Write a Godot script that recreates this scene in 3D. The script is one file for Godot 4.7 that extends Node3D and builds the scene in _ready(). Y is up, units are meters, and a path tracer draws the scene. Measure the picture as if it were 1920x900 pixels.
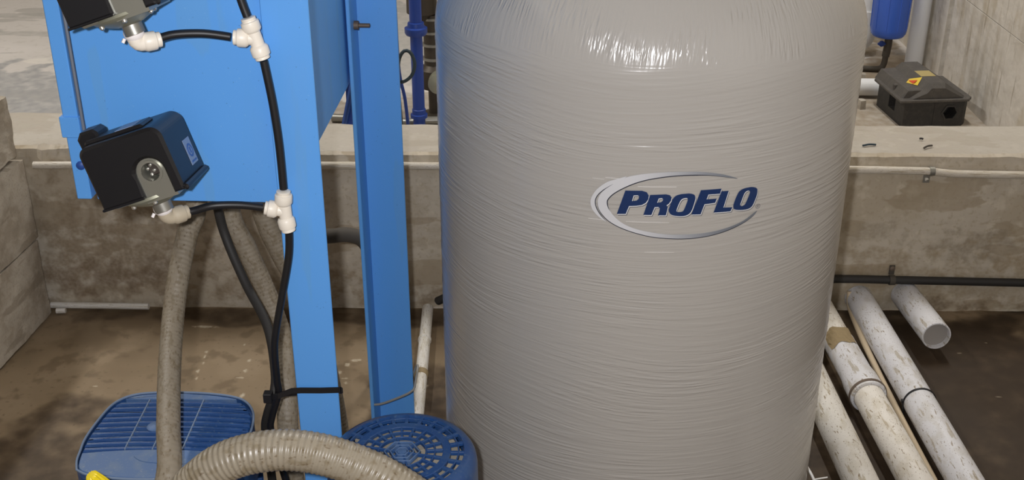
extends Node3D

const CAM_H := 1.3
const TANK_X := 0.177
const TANK_Z := -1.64
const TANK_R := 0.302

var M := {}
var used := {}
var bump_tex: ImageTexture
var rng := RandomNumberGenerator.new()


# ------------------------------------------------------------------ mesh collector
class MB:
	var v := PackedVector3Array()
	var n := PackedVector3Array()
	var u := PackedVector2Array()

	func tri(a: Vector3, b: Vector3, c: Vector3, na: Vector3, nb: Vector3, nc: Vector3, ua := Vector2.ZERO, ub := Vector2.ZERO, uc := Vector2.ZERO) -> void:
		var g := (b - a).cross(c - a)
		if g.length_squared() < 1e-18:
			return
		if g.dot(na + nb + nc) > 0.0:
			v.append_array([a, c, b]); n.append_array([na, nc, nb]); u.append_array([ua, uc, ub])
		else:
			v.append_array([a, b, c]); n.append_array([na, nb, nc]); u.append_array([ua, ub, uc])

	func flat(a: Vector3, b: Vector3, c: Vector3, away: Vector3) -> void:
		var g := (b - a).cross(c - a).normalized()
		if g.dot((a + b + c) / 3.0 - away) < 0.0:
			g = -g
		tri(a, b, c, g, g, g, Vector2(a.x + a.z, a.y), Vector2(b.x + b.z, b.y), Vector2(c.x + c.z, c.y))

	func quad(a: Vector3, b: Vector3, c: Vector3, d: Vector3, away: Vector3) -> void:
		flat(a, b, c, away); flat(a, c, d, away)

	func box(lo: Vector3, hi: Vector3, bevel := 0.0) -> void:
		# chamfered box
		var c := (lo + hi) * 0.5
		var h := (hi - lo) * 0.5
		var b := minf(bevel, minf(h.x, minf(h.y, h.z)) * 0.9)
		if b < 0.00005:
			b = 0.00005
		for ax in 3:
			var a1 := (ax + 1) % 3
			var a2 := (ax + 2) % 3
			for s in [-1.0, 1.0]:
				var q := []
				for st in [[-1, -1], [1, -1], [1, 1], [-1, 1]]:
					var p := Vector3.ZERO
					p[ax] = s * h[ax]
					p[a1] = st[0] * (h[a1] - b)
					p[a2] = st[1] * (h[a2] - b)
					q.append(c + p)
				quad(q[0], q[1], q[2], q[3], c)
			for s in [-1.0, 1.0]:
				for t in [-1.0, 1.0]:
					var q2 := []
					for e in [-1.0, 1.0]:
						var p := Vector3.ZERO
						p[ax] = e * (h[ax] - b); p[a1] = s * h[a1]; p[a2] = t * (h[a2] - b)
						var p2 := Vector3.ZERO
						p2[ax] = e * (h[ax] - b); p2[a1] = s * (h[a1] - b); p2[a2] = t * h[a2]
						q2.append([c + p, c + p2])
					quad(q2[0][0], q2[1][0], q2[1][1], q2[0][1], c)
		for sx in [-1.0, 1.0]:
			for sy in [-1.0, 1.0]:
				for sz in [-1.0, 1.0]:
					var s3 := Vector3(sx, sy, sz)
					flat(c + s3 * Vector3(h.x, h.y - b, h.z - b), c + s3 * Vector3(h.x - b, h.y, h.z - b), c + s3 * Vector3(h.x - b, h.y - b, h.z), c)

	# profile: (radius, y) pairs; y along the axis; turned by basis and moved to at
	func lathe(profile: Array, sides := 24, at := Vector3.ZERO, basis := Basis.IDENTITY, flutes := 0, depth := 0.0) -> void:
		var m := profile.size()
		var seg_n := []
		for i in m - 1:
			var d: Vector2 = profile[i + 1] - profile[i]
			seg_n.append(Vector2(d.y, -d.x).normalized())
		var total := 0.0
		for i in m - 1:
			var p0: Vector2 = profile[i]
			var p1: Vector2 = profile[i + 1]
			var n0: Vector2 = seg_n[i]
			var n1: Vector2 = seg_n[i]
			if i > 0 and n0.dot(seg_n[i - 1]) > 0.75:
				n0 = (n0 + seg_n[i - 1]).normalized()
			if i < m - 2 and n1.dot(seg_n[i + 1]) > 0.75:
				n1 = (n1 + seg_n[i + 1]).normalized()
			var l := (p1 - p0).length()
			for k in sides:
				var a := TAU * k / sides
				var b := TAU * (k + 1) / sides
				var fa := 1.0
				var fb := 1.0
				if flutes > 0:
					fa = 1.0 - depth * (0.5 - 0.5 * cos(a * flutes)); fb = 1.0 - depth * (0.5 - 0.5 * cos(b * flutes))
				var da := Vector3(cos(a), 0, sin(a))
				var db := Vector3(cos(b), 0, sin(b))
				var A := at + basis * (da * p0.x * fa + Vector3.UP * p0.y)
				var B := at + basis * (db * p0.x * fb + Vector3.UP * p0.y)
				var Cc := at + basis * (db * p1.x * fb + Vector3.UP * p1.y)
				var D := at + basis * (da * p1.x * fa + Vector3.UP * p1.y)
				var nA := basis * (da * n0.x + Vector3.UP * n0.y)
				var nB := basis * (db * n0.x + Vector3.UP * n0.y)
				var nC := basis * (db * n1.x + Vector3.UP * n1.y)
				var nD := basis * (da * n1.x + Vector3.UP * n1.y)
				var u0 := float(k) / sides
				var u1 := float(k + 1) / sides
				if flutes > 0:
					var g := (B - A).cross(D - A)
					if g.length_squared() < 1e-18:
						g = (Cc - B).cross(D - B)
					g = g.normalized()
					if g.dot(nA) < 0.0: g = -g
					nA = g; nB = g; nC = g; nD = g
				tri(A, B, Cc, nA, nB, nC, Vector2(u0, total), Vector2(u1, total), Vector2(u1, total + l))
				tri(A, Cc, D, nA, nC, nD, Vector2(u0, total), Vector2(u1, total + l), Vector2(u0, total + l))
			total += l

	# outline in the x-y plane, extruded from z0 to z1, with a chamfer on the z1 rim
	func prism(poly: PackedVector2Array, z0: float, z1: float, xf := Transform3D.IDENTITY, bevel := 0.0) -> void:
		var idx := Geometry2D.triangulate_polygon(poly)
		var m := poly.size()
		var area := 0.0
		for i in m:
			area += poly[i].cross(poly[(i + 1) % m])
		var sgn := 1.0 if area > 0 else -1.0
		var inner := PackedVector2Array()
		for i in m:
			var e0 := (poly[i] - poly[(i + m - 1) % m]).normalized()
			var e1 := (poly[(i + 1) % m] - poly[i]).normalized()
			var nn := (Vector2(e0.y, -e0.x) + Vector2(e1.y, -e1.x)) * sgn
			nn = nn.normalized() if nn.length() > 0.01 else Vector2.ZERO
			inner.append(poly[i] - nn * bevel)
		var dirz := signf(z1 - z0)
		var fz := (xf.basis * Vector3(0, 0, dirz)).normalized()
		for i in range(0, idx.size(), 3):
			var q := []
			var w := []
			for k in 3:
				q.append(xf * Vector3(inner[idx[i + k]].x, inner[idx[i + k]].y, z1))
				w.append(xf * Vector3(poly[idx[i + k]].x, poly[idx[i + k]].y, z0))
			tri(q[0], q[1], q[2], fz, fz, fz, inner[idx[i]], inner[idx[i + 1]], inner[idx[i + 2]])
			tri(w[0], w[1], w[2], -fz, -fz, -fz)
		var zb := z1 - dirz * bevel
		for i in m:
			var j := (i + 1) % m
			var e := (poly[j] - poly[i]).normalized()
			var nn2 := (xf.basis * Vector3(e.y * sgn, -e.x * sgn, 0)).normalized()
			var a := xf * Vector3(poly[i].x, poly[i].y, z0)
			var b := xf * Vector3(poly[j].x, poly[j].y, z0)
			var c := xf * Vector3(poly[j].x, poly[j].y, zb)
			var d := xf * Vector3(poly[i].x, poly[i].y, zb)
			tri(a, b, c, nn2, nn2, nn2); tri(a, c, d, nn2, nn2, nn2)
			if bevel > 0.0:
				var c2 := xf * Vector3(inner[j].x, inner[j].y, z1)
				var d2 := xf * Vector3(inner[i].x, inner[i].y, z1)
				var nb := (nn2 + fz).normalized()
				tri(d, c, c2, nb, nb, nb); tri(d, c2, d2, nb, nb, nb)

	# round bar along a smoothed path; rib > 0 gives a corrugated hose
	func tube(pts: Array, r: float, sides := 14, step := 0.01, rib := 0.0, pitch := 0.006, close_ends := true) -> void:
		var cv := Curve3D.new()
		cv.bake_interval = step * 0.5
		var m := pts.size()
		for i in m:
			var t := Vector3.ZERO
			if i > 0 and i < m - 1:
				t = (pts[i + 1] - pts[i - 1]) / 6.0
				var lim: float = minf((pts[i + 1] - pts[i]).length(), (pts[i] - pts[i - 1]).length()) * 0.5
				if t.length() > lim: t = t.normalized() * lim
			cv.add_point(pts[i], -t, t)
		var L := cv.get_baked_length()
		var cnt := maxi(2, int(ceil(L / step)))
		var ring := []
		var nrm := []
		var prev := Vector3.ZERO
		for i in cnt + 1:
			var s := L * i / cnt
			var p := cv.sample_baked(s, true)
			var q := cv.sample_baked(minf(s + 0.002, L), true) - cv.sample_baked(maxf(s - 0.002, 0.0), true)
			q = q.normalized()
			if prev == Vector3.ZERO:
				prev = q.cross(Vector3(0.31, 0.2, 0.93)).normalized()
			var x := (prev - q * prev.dot(q)).normalized()
			prev = x
			var y := q.cross(x)
			var pr := []
			var pn := []
			for k in sides + 1:
				var a := TAU * k / sides
				var dv := x * cos(a) + y * sin(a)
				var rr := r
				var tilt := 0.0
				if rib > 0.0:
					var ph := TAU * s / pitch + a
					rr += rib * cos(ph)
					tilt = rib * TAU / pitch * sin(ph)
				pr.append(p + dv * rr)
				pn.append((dv + q * tilt).normalized())
			ring.append(pr); nrm.append(pn)
		for i in cnt:
			for k in sides:
				var s0 := L * i / cnt
				var s1 := L * (i + 1) / cnt
				var ua := Vector2(float(k) / sides, s0)
				var ub := Vector2(float(k + 1) / sides, s0)
				var uc := Vector2(float(k + 1) / sides, s1)
				var ud := Vector2(float(k) / sides, s1)
				tri(ring[i][k], ring[i][k + 1], ring[i + 1][k + 1], nrm[i][k], nrm[i][k + 1], nrm[i + 1][k + 1], ua, ub, uc)
				tri(ring[i][k], ring[i + 1][k + 1], ring[i + 1][k], nrm[i][k], nrm[i + 1][k + 1], nrm[i + 1][k], ua, uc, ud)
		if close_ends:
			for e in [0, cnt]:
				var c := Vector3.ZERO
				for k in sides:
					c += ring[e][k] / sides
				var o: Vector3 = (ring[1][0] - ring[0][0]) * -1.0 if e == 0 else ring[cnt][0] - ring[cnt - 1][0]
				o = o.normalized()
				for k in sides:
					tri(c, ring[e][k], ring[e][k + 1], o, o, o)

	func mesh(off := Vector3.ZERO) -> ArrayMesh:
		var w := v
		if off != Vector3.ZERO:
			w = PackedVector3Array()
			w.resize(v.size())
			for i in v.size():
				w[i] = v[i] - off
		var arr := []
		arr.resize(Mesh.ARRAY_MAX)
		arr[Mesh.ARRAY_VERTEX] = w
		arr[Mesh.ARRAY_NORMAL] = n
		arr[Mesh.ARRAY_TEX_UV] = u
		var am := ArrayMesh.new()
		am.add_surface_from_arrays(Mesh.PRIMITIVE_TRIANGLES, arr)
		return am


# ------------------------------------------------------------------ scene helpers
func numbered(called: String) -> String:
	if not used.has(called):
		used[called] = 0
		return called
	used[called] += 1
	return "%s_%03d" % [called, used[called]]


func tag(o: Node3D, label: String, category: String, group := "") -> void:
	o.set_meta("label", label)
	o.set_meta("category", category)
	if group != "":
		o.set_meta("group", group)


func thing(called: String, label: String, category: String, at := Vector3.ZERO, group := "") -> Node3D:
	var o := Node3D.new()
	o.name = numbered(called)
	add_child(o)
	o.position = at
	tag(o, label, category, group)
	return o


func part(called: String, mb: MB, mat: Material, parent: Node3D, label := "", off := Vector3.ZERO) -> MeshInstance3D:
	var o := MeshInstance3D.new()
	o.name = called
	o.mesh = mb.mesh(off)
	o.material_override = mat
	parent.add_child(o, true)
	if label != "":
		o.set_meta("label", label)
	return o


# a solid with real holes cut into it: cuts are [size, place] boxes or [radius, height, sides, place, turn] drillings
func carved(called: String, solid: MB, cuts: Array, m: Material, parent: Node3D, label := "") -> CSGCombiner3D:
	var root := CSGCombiner3D.new()
	root.name = called
	parent.add_child(root, true)
	var body := CSGMesh3D.new()
	body.name = "solid"
	body.mesh = solid.mesh()
	body.material = m
	root.add_child(body)
	for c in cuts:
		if c.size() == 2:
			var k := CSGBox3D.new()
			k.name = "cut"
			k.size = c[0]
			k.position = c[1]
			k.material = m
			k.operation = CSGShape3D.OPERATION_SUBTRACTION
			root.add_child(k, true)
		else:
			var k := CSGCylinder3D.new()
			k.name = "cut"
			k.radius = c[0]
			k.height = c[1]
			k.sides = c[2]
			k.position = c[3]
			k.basis = c[4]
			k.material = m
			k.operation = CSGShape3D.OPERATION_SUBTRACTION
			root.add_child(k, true)
	if label != "":
		root.set_meta("label", label)
	return root


# a thing made of one mesh, given in world coordinates, with its node at base
func single(called: String, mb: MB, mat: Material, label: String, category: String, base: Vector3, group := "") -> MeshInstance3D:
	var o := MeshInstance3D.new()
	o.name = numbered(called)
	o.mesh = mb.mesh(base)
	o.material_override = mat
	add_child(o)
	o.position = base
	tag(o, label, category, group)
	return o


func struct(called: String, mb: MB, mat: Material) -> MeshInstance3D:
	var o := MeshInstance3D.new()
	o.name = called
	o.mesh = mb.mesh()
	o.material_override = mat
	add_child(o)
	o.set_meta("kind", "structure")
	return o


func axis(d: Vector3) -> Basis:      # basis whose y points along d
	var y := d.normalized()
	var x := y.cross(Vector3(0.13, 0.21, 0.97)).normalized()
	return Basis(x, y, x.cross(y))


# ------------------------------------------------------------------ textures
func noise(sd: int, freq: float, oct := 4, kind := FastNoiseLite.TYPE_SIMPLEX_SMOOTH) -> FastNoiseLite:
	var f := FastNoiseLite.new()
	f.seed = sd
	f.frequency = freq
	f.noise_type = kind
	f.fractal_octaves = oct
	return f


# layers: [seed, freq, octaves, squash_x, squash_y, low, high, colour, strength]; the noise is stretched by the squashes
func mottle(w: int, h: int, base: Color, layers: Array) -> Image:
	var px := w * h
	var R := PackedFloat32Array(); R.resize(px); R.fill(base.r)
	var G := PackedFloat32Array(); G.resize(px); G.fill(base.g)
	var B := PackedFloat32Array(); B.resize(px); B.fill(base.b)
	for l in layers:
		var im: Image = noise(l[0], l[1], l[2]).get_seamless_image(maxi(8, w / int(l[3])), maxi(8, h / int(l[4])), false, false, 0.1, true)
		im.convert(Image.FORMAT_L8)
		im.resize(w, h, Image.INTERPOLATE_CUBIC)
		var d := im.get_data()
		var lut := PackedFloat32Array(); lut.resize(256)
		for i in 256:
			lut[i] = smoothstep(l[5], l[6], i / 255.0) * float(l[8])
		var c: Color = l[7]
		var cr := c.r; var cg := c.g; var cb := c.b
		for i in px:
			var k := lut[d[i]]
			if k > 0.004:
				R[i] += (cr - R[i]) * k
				G[i] += (cg - G[i]) * k
				B[i] += (cb - B[i]) * k
	var out := PackedByteArray(); out.resize(px * 3)
	for i in px:
		var j := i * 3
		out[j] = clampi(int(R[i] * 255.0), 0, 255)
		out[j + 1] = clampi(int(G[i] * 255.0), 0, 255)
		out[j + 2] = clampi(int(B[i] * 255.0), 0, 255)
	return Image.create_from_data(w, h, false, Image.FORMAT_RGB8, out)


# a stain with a ragged outline of its own
func stain(im: Image, cx: float, cy: float, rx: float, ry: float, c: Color, strength: float, sd: int, ragged := 0.5, soft := 0.18, freq := 0.02) -> void:
	var f := noise(sd, freq, 4)
	for y in range(maxi(0, int(cy - ry * 1.7)), mini(im.get_height(), int(cy + ry * 1.7))):
		for x in range(maxi(0, int(cx - rx * 1.7)), mini(im.get_width(), int(cx + rx * 1.7))):
			var d := Vector2((x - cx) / rx, (y - cy) / ry).length() + f.get_noise_2d(x, y) * ragged * 1.6
			if d < 1.0:
				var k := smoothstep(1.0, 1.0 - soft, d) * strength * (0.8 + 0.5 * f.get_noise_2d(x * 5.0 + 300.0, y * 5.0))
				im.set_pixel(x, y, im.get_pixel(x, y).lerp(c, clampf(k, 0, 1)))


func tex(im: Image) -> ImageTexture:
	im.generate_mipmaps()
	return ImageTexture.create_from_image(im)


func mat(c: Color, rough := 0.6, metal := 0.0, t: Texture2D = null, spec := 0.5) -> StandardMaterial3D:
	var m := StandardMaterial3D.new()
	m.albedo_color = c
	m.roughness = rough
	m.metallic = metal
	m.metallic_specular = spec
	if t != null:
		m.albedo_texture = t
	return m


func tri_map(m: StandardMaterial3D, per_m: float, relief := 0.0) -> StandardMaterial3D:
	m.uv1_triplanar = true
	m.uv1_world_triplanar = true
	m.uv1_scale = Vector3.ONE * per_m
	if relief > 0.0:
		m.normal_enabled = true
		m.normal_texture = bump_tex
		m.normal_scale = relief
	return m


func mottle_tex_lid() -> ImageTexture:
	return tex(mottle(256, 256, c8(82, 79, 76), [[143, 0.03, 4, 1, 1, 0.4, 0.8, c8(96, 92, 87), 0.7], [144, 0.15, 3, 1, 1, 0.66, 0.8, c8(66, 62, 58), 0.5]]))


func c8(r: int, g: int, b: int) -> Color:
	return Color(r / 255.0, g / 255.0, b / 255.0)


func make_materials() -> void:
	var bi: Image = noise(5, 0.02, 5).get_seamless_image(512, 512)
	bi.convert(Image.FORMAT_L8)
	bi.bump_map_to_normal_map(3.0)
	bump_tex = tex(bi)
	# concrete of walls, rear floor, blocks
	var conc := mottle(640, 640, c8(184, 177, 166), [
		[11, 0.006, 4, 1, 1, 0.35, 0.75, c8(150, 140, 126), 0.7],
		[12, 0.03, 5, 1, 1, 0.5, 0.8, c8(188, 180, 168), 0.5],
		[13, 0.12, 3, 1, 1, 0.6, 0.8, c8(140, 130, 116), 0.35],
		[14, 0.015, 4, 4, 1, 0.68, 0.78, c8(128, 118, 104), 0.4]])
	M.concrete = tri_map(mat(Color.WHITE, 0.9, 0, tex(conc), 0.3), 0.8, 0.6)
	M.block = tri_map(mat(c8(238, 234, 228), 0.95, 0, M.concrete.albedo_texture, 0.2), 1.9, 0.7)
	# rear floor: smooth grey screed with pale cement smears
	var rf := mottle(940, 690, c8(197, 191, 185), [
		[22, 0.012, 5, 2, 1, 0.4, 0.8, c8(206, 200, 195), 0.6],
		[23, 0.014, 4, 3, 1, 0.68, 0.73, c8(160, 156, 150), 0.6],
		[24, 0.1, 3, 1, 1, 0.6, 0.85, c8(168, 160, 150), 0.3]])
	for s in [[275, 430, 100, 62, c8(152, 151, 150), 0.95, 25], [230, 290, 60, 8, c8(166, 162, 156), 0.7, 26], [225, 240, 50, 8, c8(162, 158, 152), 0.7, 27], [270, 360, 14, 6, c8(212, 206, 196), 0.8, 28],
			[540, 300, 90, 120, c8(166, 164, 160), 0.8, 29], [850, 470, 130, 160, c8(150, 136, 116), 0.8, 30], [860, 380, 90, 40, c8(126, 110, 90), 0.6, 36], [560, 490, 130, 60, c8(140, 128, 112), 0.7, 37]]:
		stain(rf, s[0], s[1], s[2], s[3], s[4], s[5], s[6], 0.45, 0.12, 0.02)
	M.rear_floor = mat(Color.WHITE, 0.85, 0, tex(rf), 0.3)
	# board-marked wall with drips
	var bw := mottle(640, 640, c8(216, 210, 200), [
		[31, 0.02, 4, 1, 8, 0.45, 0.85, c8(186, 177, 162), 0.6],
		[32, 0.05, 4, 1, 10, 0.76, 0.84, c8(150, 139, 122), 0.5],
		[33, 0.008, 4, 1, 2, 0.6, 0.75, c8(190, 176, 152), 0.4],
		[34, 0.08, 3, 1, 1, 0.6, 0.8, c8(214, 208, 198), 0.3]])
	M.board_wall = tri_map(mat(Color.WHITE, 0.9, 0, tex(bw), 0.3), 0.9, 0.5)
	# the pit floor, one texture over x -1.7..1.5, z -2.3..0.5
	var fl := mottle(1024, 896, c8(134, 116, 92), [
		[41, 0.004, 5, 1, 1, 0.4, 0.7, c8(110, 93, 71), 0.8],
		[42, 0.015, 5, 1, 1, 0.5, 0.75, c8(148, 130, 106), 0.5],
		[43, 0.04, 4, 1, 1, 0.6, 0.78, c8(98, 82, 62), 0.5],
		[44, 0.2, 2, 1, 1, 0.8, 0.88, c8(96, 80, 62), 0.5]])
	# damp mud on the right-hand side, a dark strip by the curb, white lime marks on the left
	for s in [[800, 240, 270, 270, 51, 0.85], [940, 100, 180, 140, 52, 0.85], [960, 330, 150, 220, 57, 0.85], [860, 170, 160, 160, 58, 0.8], [520, 160, 100, 120, 53, 0.8], [270, 200, 110, 80, 54, 0.7], [450, 250, 60, 90, 55, 0.6], [420, 12, 280, 14, 56, 0.6]]:  # the dark patch in the left foreground paints in the flash falloff
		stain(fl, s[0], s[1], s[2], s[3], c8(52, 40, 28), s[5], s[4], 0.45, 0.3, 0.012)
	for s in [[322, 27, 9, 1.6], [331, 60, 1.1, 2], [331, 66, 1.1, 2.4], [332, 74, 1, 2], [331, 83, 1.1, 2.6], [332, 92, 1, 2.2], [354, 49, 1.2, 1.5], [362, 70, 1.4, 2], [362, 83, 1.6, 2.6], [360, 91, 3, 1.2], [433, 70, 5, 1.6], [428, 76, 2, 2.6], [424, 85, 1.6, 2.4], [428, 92, 2.6, 1.2], [430, 97, 1.4, 2.2], [366, 112, 1.6, 4], [270, 104, 1.6, 1], [838, 58, 1.4, 0.9], [861, 44, 1.2, 0.9], [846, 110, 2.2, 0.9], [800, 150, 1.5, 1], [880, 70, 1.2, 0.8], [478, 70, 1.4, 2.2], [482, 100, 1.2, 1.6], [476, 120, 1.2, 2]]:
		stain(fl, s[0], s[1], s[2], s[3], c8(196, 186, 166), 0.85, 60 + int(s[0] + s[1]), 0.4, 0.4, 0.2)
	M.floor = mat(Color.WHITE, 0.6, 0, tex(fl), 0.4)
	# the curb, u along x -1.7..1.5, v over the front face then the top
	var cu := mottle(2048, 384, c8(188, 178, 162), [
		[71, 0.006, 5, 2, 1, 0.4, 0.7, c8(172, 159, 138), 0.7],
		[72, 0.03, 4, 1, 1, 0.55, 0.8, c8(204, 194, 176), 0.5],
		[73, 0.1, 3, 1, 1, 0.6, 0.8, c8(160, 146, 124), 0.4],
		[74, 0.012, 5, 3, 1, 0.66, 0.7, c8(152, 137, 114), 0.5]])
	# the trowelled top is a greyer cement than the face
	for y in range(268, 384):
		for x in 2048:
			cu.set_pixel(x, y, cu.get_pixel(x, y).lerp(c8(172, 167, 160), 0.6))
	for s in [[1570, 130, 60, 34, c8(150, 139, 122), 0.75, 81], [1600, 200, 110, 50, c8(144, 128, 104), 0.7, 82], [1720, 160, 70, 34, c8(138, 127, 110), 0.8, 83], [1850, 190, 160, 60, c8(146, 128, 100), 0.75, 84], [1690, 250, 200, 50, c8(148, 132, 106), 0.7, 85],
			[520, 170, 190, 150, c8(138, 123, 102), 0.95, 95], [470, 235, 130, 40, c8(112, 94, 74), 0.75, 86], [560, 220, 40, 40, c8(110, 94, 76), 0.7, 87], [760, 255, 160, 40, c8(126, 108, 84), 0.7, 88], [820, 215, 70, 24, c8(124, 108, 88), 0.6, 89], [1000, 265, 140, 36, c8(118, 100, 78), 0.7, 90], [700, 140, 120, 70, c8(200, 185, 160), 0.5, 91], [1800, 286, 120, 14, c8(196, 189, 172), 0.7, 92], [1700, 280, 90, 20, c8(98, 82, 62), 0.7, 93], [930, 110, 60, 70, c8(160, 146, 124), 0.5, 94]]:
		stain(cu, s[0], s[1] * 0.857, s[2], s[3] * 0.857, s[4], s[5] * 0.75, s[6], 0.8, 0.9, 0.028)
	M.curb = mat(Color.WHITE, 0.9, 0, tex(cu), 0.3)
	M.curb.normal_enabled = true
	M.curb.normal_texture = bump_tex
	M.curb.normal_scale = 0.5
	# PVC with mud smears; u once round, v one metre
	var pv := mottle(512, 1024, c8(230, 229, 228), [
		[101, 0.01, 4, 1, 1, 0.5, 0.8, c8(214, 210, 202), 0.7],
		[102, 0.02, 5, 1, 3, 0.72, 0.8, c8(176, 164, 142), 0.6],
		[103, 0.05, 4, 1, 2, 0.76, 0.8, c8(140, 124, 100), 0.7],
		[104, 0.13, 2, 1, 1, 0.82, 0.86, c8(112, 98, 80), 0.85]])
	M.pvc = mat(c8(236, 236, 240), 0.42, 0, tex(pv))
	M.pvc_cream = mat(c8(248, 243, 234), 0.45, 0, M.pvc.albedo_texture)
	M.pvc_old = mat(c8(234, 230, 222), 0.6, 0, M.pvc.albedo_texture)
	M.pvc_thin = mat(c8(190, 172, 144), 0.6)
	M.pvc_clean = mat(c8(232, 233, 234), 0.45)
	M.conduit = mat(c8(222, 214, 200), 0.5, 0, M.pvc.albedo_texture)
	M.mud = tri_map(mat(c8(142, 124, 92), 0.9), 3.0, 1.0)
	# hoses
	var ho := mottle(256, 512, c8(176, 168, 152), [
		[111, 0.03, 4, 1, 1, 0.5, 0.75, c8(150, 138, 116), 0.7],
		[112, 0.08, 3, 1, 1, 0.72, 0.8, c8(120, 104, 82), 0.6]])
	M.hose = mat(c8(198, 192, 184), 0.55, 0, tex(ho))
	M.hose.uv1_scale = Vector3(1, 3, 1)
	M.hose_pale = mat(c8(212, 208, 202), 0.34, 0, M.hose.albedo_texture)
	M.hose_pale.uv1_scale = Vector3(1, 3, 1)
	M.black_tube = mat(c8(24, 24, 27), 0.45)
	M.black_rubber = mat(c8(40, 38, 36), 0.65)
	M.dusty_rubber = mat(c8(70, 64, 56), 0.75)
	M.fitting = mat(c8(236, 228, 214), 0.4)
	M.fitting_dirty = mat(c8(182, 170, 148), 0.6)
	M.tape = mat(c8(246, 240, 238), 0.7)
	# blue enamel, with chips and runs
	var bl := mottle(768, 768, c8(92, 160, 232), [
		[121, 0.006, 4, 1, 6, 0.5, 0.75, c8(97, 162, 229), 0.5],
		[122, 0.012, 4, 1, 10, 0.7, 0.78, c8(104, 160, 214), 0.4],
		[123, 0.2, 2, 1, 1, 0.86, 0.9, c8(150, 194, 236), 0.5],
		[124, 0.3, 2, 1, 1, 0.90, 0.93, c8(52, 86, 126), 0.7]])
	M.blue = tri_map(mat(Color.WHITE, 0.42, 0, tex(bl)), 1.6)
	M.blue_dark = mat(c8(34, 74, 148), 0.5)
	M.dusty_steel = mat(c8(120, 126, 136), 0.5, 0.3)
	var mo := mottle(384, 384, c8(38, 73, 126), [
		[131, 0.02, 4, 1, 1, 0.45, 0.8, c8(62, 90, 130), 0.6],
		[132, 0.1, 3, 1, 1, 0.66, 0.8, c8(112, 124, 136), 0.45]])
	M.motor_blue = tri_map(mat(Color.WHITE, 0.3, 0, tex(mo)), 3.0)
	var md := mottle(512, 512, c8(74, 104, 148), [
		[133, 0.02, 4, 1, 1, 0.4, 0.8, c8(98, 118, 146), 0.6],
		[134, 0.12, 3, 1, 1, 0.7, 0.8, c8(140, 146, 150), 0.4]])
	M.motor_dusty = tri_map(mat(Color.WHITE, 0.55, 0, tex(md)), 3.0)
	M.motor_gloss = mat(c8(52, 86, 140), 0.2)
	M.dust_rim = mat(c8(108, 126, 152), 0.6)
	M.fan_dusty = mat(c8(158, 150, 136), 0.9)
	M.motor_black = mat(c8(34, 34, 36), 0.6)
	M.steel = mat(c8(150, 148, 140), 0.4, 0.7)
	M.zinc = mat(c8(158, 157, 138), 0.42, 0.55)
	M.bracket = mat(c8(164, 163, 152), 0.32, 0.7)
	M.bright = mat(c8(210, 208, 200), 0.25, 0.8)
	M.rust = mat(c8(110, 96, 84), 0.6, 0.4)
	M.black_plastic = mat(c8(22, 22, 25), 0.36)
	M.black_plastic.normal_enabled = false
	var bp := mottle(512, 512, c8(46, 45, 44), [
		[141, 0.02, 4, 1, 1, 0.4, 0.8, c8(62, 58, 54), 0.7],
		[142, 0.12, 3, 1, 1, 0.66, 0.8, c8(84, 76, 66), 0.4]])
	M.bait_black = tri_map(mat(Color.WHITE, 0.6, 0, tex(bp)), 4.0)
	M.bait_lid = tri_map(mat(c8(255, 252, 248), 0.7, 0, mottle_tex_lid()), 4.0)
	M.sticker_grey = mat(c8(128, 146, 176), 0.35)
	M.sticker_blue = mat(c8(62, 96, 160), 0.4)
	M.sticker_yellow = mat(c8(228, 198, 74), 0.5)
	M.sticker_red = mat(c8(206, 78, 44), 0.5)
	M.sticker_tan = mat(c8(176, 158, 104), 0.6)
	M.yellow = mat(c8(234, 208, 30), 0.4)
	M.filter_blue = mat(c8(62, 104, 206), 0.35)
	M.dark_bronze = mat(c8(70, 62, 52), 0.5, 0.4)
	M.deep_blue = mat(c8(26, 60, 140), 0.4)
	M.cable_green = mat(c8(36, 54, 64), 0.55)
	M.cord = mat(c8(136, 134, 128), 0.7)
	M.phenolic = mat(c8(58, 50, 44), 0.5)
	M.pipe_plug = mat(c8(150, 144, 138), 0.8)
	M.film_strand = mat(c8(226, 224, 220), 0.3)
	M.white_tube = mat(c8(240, 244, 248), 0.5)


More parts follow.
